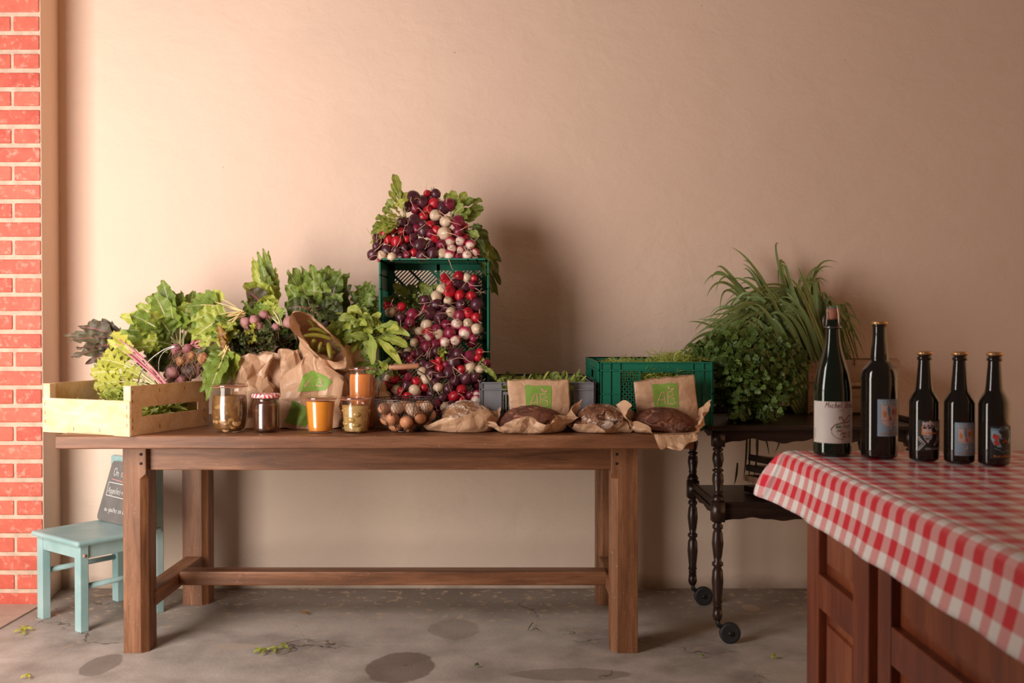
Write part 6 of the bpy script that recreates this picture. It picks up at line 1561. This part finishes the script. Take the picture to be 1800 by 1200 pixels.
# ------------------------------------------------------------------ coriander pot
def herb():
    Y = 3.80; c = V((X(1318, Y), Y, .786)); t = Thing('potted_coriander', 'bushy dark green coriander overflowing a brown pot on the trolley', 'potted herb', c)
    b = M(); b.lathe([(.001, 0), (.075, 0), (.085, .02), (.105, .07), (.118, .105), (.120, .11), (.112, .11), (.10, .08), (.001, .08)], 36, c); t.part('pot', b, MAT_COPPER)
    ls = M(); st = M(); r = random.Random(9)
    def sprig(p, n_, s, rnd):
        """lobed leaflets in threes"""
        n_ = n_.normalized(); ux = n_.cross(V((0, 0, 1))); ux = ux.normalized() if ux.length > .1 else V((1, 0, 0)); uy = n_.cross(ux)
        for a0 in (0, 2.1, -2.1):
            cc = p + (ux * math.sin(a0) + uy * -math.cos(a0)) * s * .75; i0 = ls.vert(cc - n_ * s * .12, (.5, .3, rnd)); ring = []
            K = 15
            for k in range(K):
                a = a0 + 2 * PI * k / K; rr = s * (.45 + .55 * abs(math.cos(k * 2 * PI / K * 2.5))) * (1.1 if abs(k - 0) else 1); dd = ux * math.sin(a) - uy * math.cos(a)
                ring.append(ls.vert(cc + dd * rr + n_ * s * .22 * math.sin(k * 2.4 + rnd * 9), (.9, k / K, rnd)))
            for k in range(K): ls.face((i0, ring[k], ring[(k + 1) % K]))
    def at(px, py, Y): return W(px, py, Y)
    for k in range(520):
        # dome with a trailing tail at the bottom
        a = r.uniform(0, 2 * PI); q = r.random() ** .45; x = 1312 + 100 * q * math.cos(a); y = 650 - 72 * q * math.sin(a) * (1 if math.sin(a) > 0 else .9)
        if k % 9 == 0: x = r.uniform(1292, 1372); y = r.uniform(700, 736)
        if x > 1418: continue
        if x < 1262 and y > 625: x = 1262 + r.uniform(0, 14)
        Yq = 3.80 - .20 * math.sqrt(max(0, 1 - q * q)) + r.uniform(-.03, .03)
        if x < 1255: Yq = max(Yq, 3.72)
        p = at(x, y, Yq)
        rt = c + V((r.uniform(-.05, .05), r.uniform(-.05, .05), .10))
        if k % 2 == 0: st.tube(bez(rt, (rt + p) / 2 + V((0, 0, .05)), p, 6), .0011, 4)
        n_ = V((r.gauss(0, .6), -1, r.gauss(.55, .5))); sprig(p, n_, r.uniform(.0065, .0105), r.random())
        for j in range(3): sprig(p + V((r.gauss(0, .018), r.gauss(0, .012), r.gauss(0, .016))), n_ + V((r.gauss(0, .5), 0, r.gauss(0, .5))), r.uniform(.0055, .0095), r.random())
    t.part('stalks', st, STEM['green']); t.part('leaves', ls, LEAF['herb'])
herb()
# shadowed things on the lower shelf of the trolley
def shelf_things():
    b = M(); y = 3.82; p0 = V((X(1385, y), y, .494)); R = Matrix.Rotation(.35, 4, 'Z'); T = Matrix.Translation(p0) @ R
    t = Thing('dark_crate', 'dark slatted box in shadow on the lower trolley shelf', 'box', p0)
    for k in range(4):
        b = M(); b.box(-.13, .2, -.1, .1, .002 + k * .034, .026 + k * .034, T @ Matrix.Rotation(.05 * k, 4, 'Y')); t.part('slat', b, MAT_PINE2 if k == 1 else MAT_DARK, smooth=False, bevel=.003)
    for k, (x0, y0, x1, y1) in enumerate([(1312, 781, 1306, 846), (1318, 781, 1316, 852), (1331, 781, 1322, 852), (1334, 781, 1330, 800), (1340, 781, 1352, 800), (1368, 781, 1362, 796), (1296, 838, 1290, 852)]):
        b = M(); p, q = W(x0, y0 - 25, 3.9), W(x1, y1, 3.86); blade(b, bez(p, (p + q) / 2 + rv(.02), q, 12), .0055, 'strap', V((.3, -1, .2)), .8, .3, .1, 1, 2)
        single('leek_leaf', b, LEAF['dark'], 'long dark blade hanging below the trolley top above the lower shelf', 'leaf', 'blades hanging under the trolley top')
shelf_things()

# ------------------------------------------------------------------ scraps on the floor
def scrap(label, P, mat, w=.006, name='leaf_scrap'):
    b = M()
    for k, (x0, y0, x1, y1) in enumerate(P):
        p, q = WZ(x0, y0, .006), WZ(x1, y1, .007); blade(b, bez(p, (p + q) / 2 + V((0, 0, .012)), q, 6), w, 'oval', V((.1, -.3, 1)), .3 + .1 * k, .3, .4, 2, 2)
        b.tube(bez(p, (p + q) / 2 + V((0, 0, .010)), q, 5), .0012, 4)
    for i, v_ in enumerate(b.v): b.v[i] = (v_[0], v_[1], max(v_[2], .0015))
    single(name, b, mat, label, 'plant scrap', 'plant scraps on the floor')
scrap('fallen green sprig on the floor under the middle of the oak table', [(445, 1147, 470, 1141), (468, 1142, 490, 1140), (488, 1140, 507, 1130), (455, 1144, 450, 1140), (478, 1141, 484, 1148), (496, 1136, 508, 1142), (465, 1142, 460, 1150)], LEAF['bright'], .006)
scrap('yellow-green scrap with a white end left of the teal chair', [(24, 1112, 46, 1106), (38, 1108, 62, 1106), (42, 1106, 50, 1100), (34, 1102, 44, 1107), (44, 1108, 40, 1116)], LEAF['yellow'], .006)
scrap('tiny yellow scrap at the lower left edge of the floor', [(36, 1192, 56, 1186), (46, 1188, 52, 1192)], LEAF['yellow'], .005)
scrap('bright green scrap on the floor left of the mahogany counter', [(1356, 1156, 1366, 1153), (1360, 1153, 1364, 1157)], LEAF['bright'], .006)
scrap('dark thin twig on the floor right of the large damp stain', [(928, 1108, 938, 1094), (936, 1107, 948, 1107)], LEAF['dark'], .002, 'twig')
scrap('small dark leaf bit near the lower middle of the floor', [(835, 1171, 842, 1169)], LEAF['dark'], .006)
scrap('pale splinter on the floor behind the long stretcher', [(526, 1075, 544, 1078), (530, 1077, 542, 1080)], LEAF['brown'], .004, 'wood_splinter')
scrap('bit of green leaf below the front right table leg', [(1230, 1155, 1238, 1153)], LEAF['mid'], .004)


# tell apart what the labels can tell apart: the outermost of look-alikes by their place
def uniq(kind):
    by = {}
    for o in COL.objects:
        if o.get('category') == kind and 'half hidden' not in o['label']: by.setdefault(o['label'], []).append(o)
    for lab, os_ in by.items():
        if len(os_) < 2: continue
        def pos(o):
            if kind == 'leek': q = o.children[-1].data.vertices[10 * 3].co + o.location; return q.x / q.y, q.z
            return o.location.x / o.location.y, o.location.z
        rest = list(os_)
        for word, key in (('topmost', lambda o: -pos(o)[1]), ('lowest', lambda o: pos(o)[1]), ('leftmost', lambda o: pos(o)[0]), ('rightmost', lambda o: -pos(o)[0])):
            if len(rest) < 2 and len(os_) > 2: break
            if len(os_) == 2 and len(rest) == 1 and word != 'lowest': break
            if not rest: break
            o = min(rest, key=key); rest.remove(o); o['label'] = f'{word} {lab}'
            if len(os_) == 2 and not rest: break
        if len(rest) == 1 and len(os_) > 2: rest[0]['label'] = f'middle {lab}'
        elif len(rest) > 1:
            for o in rest: o['label'] = f'surrounded {lab}'
for kd in ('radish', 'leek'): uniq(kd)
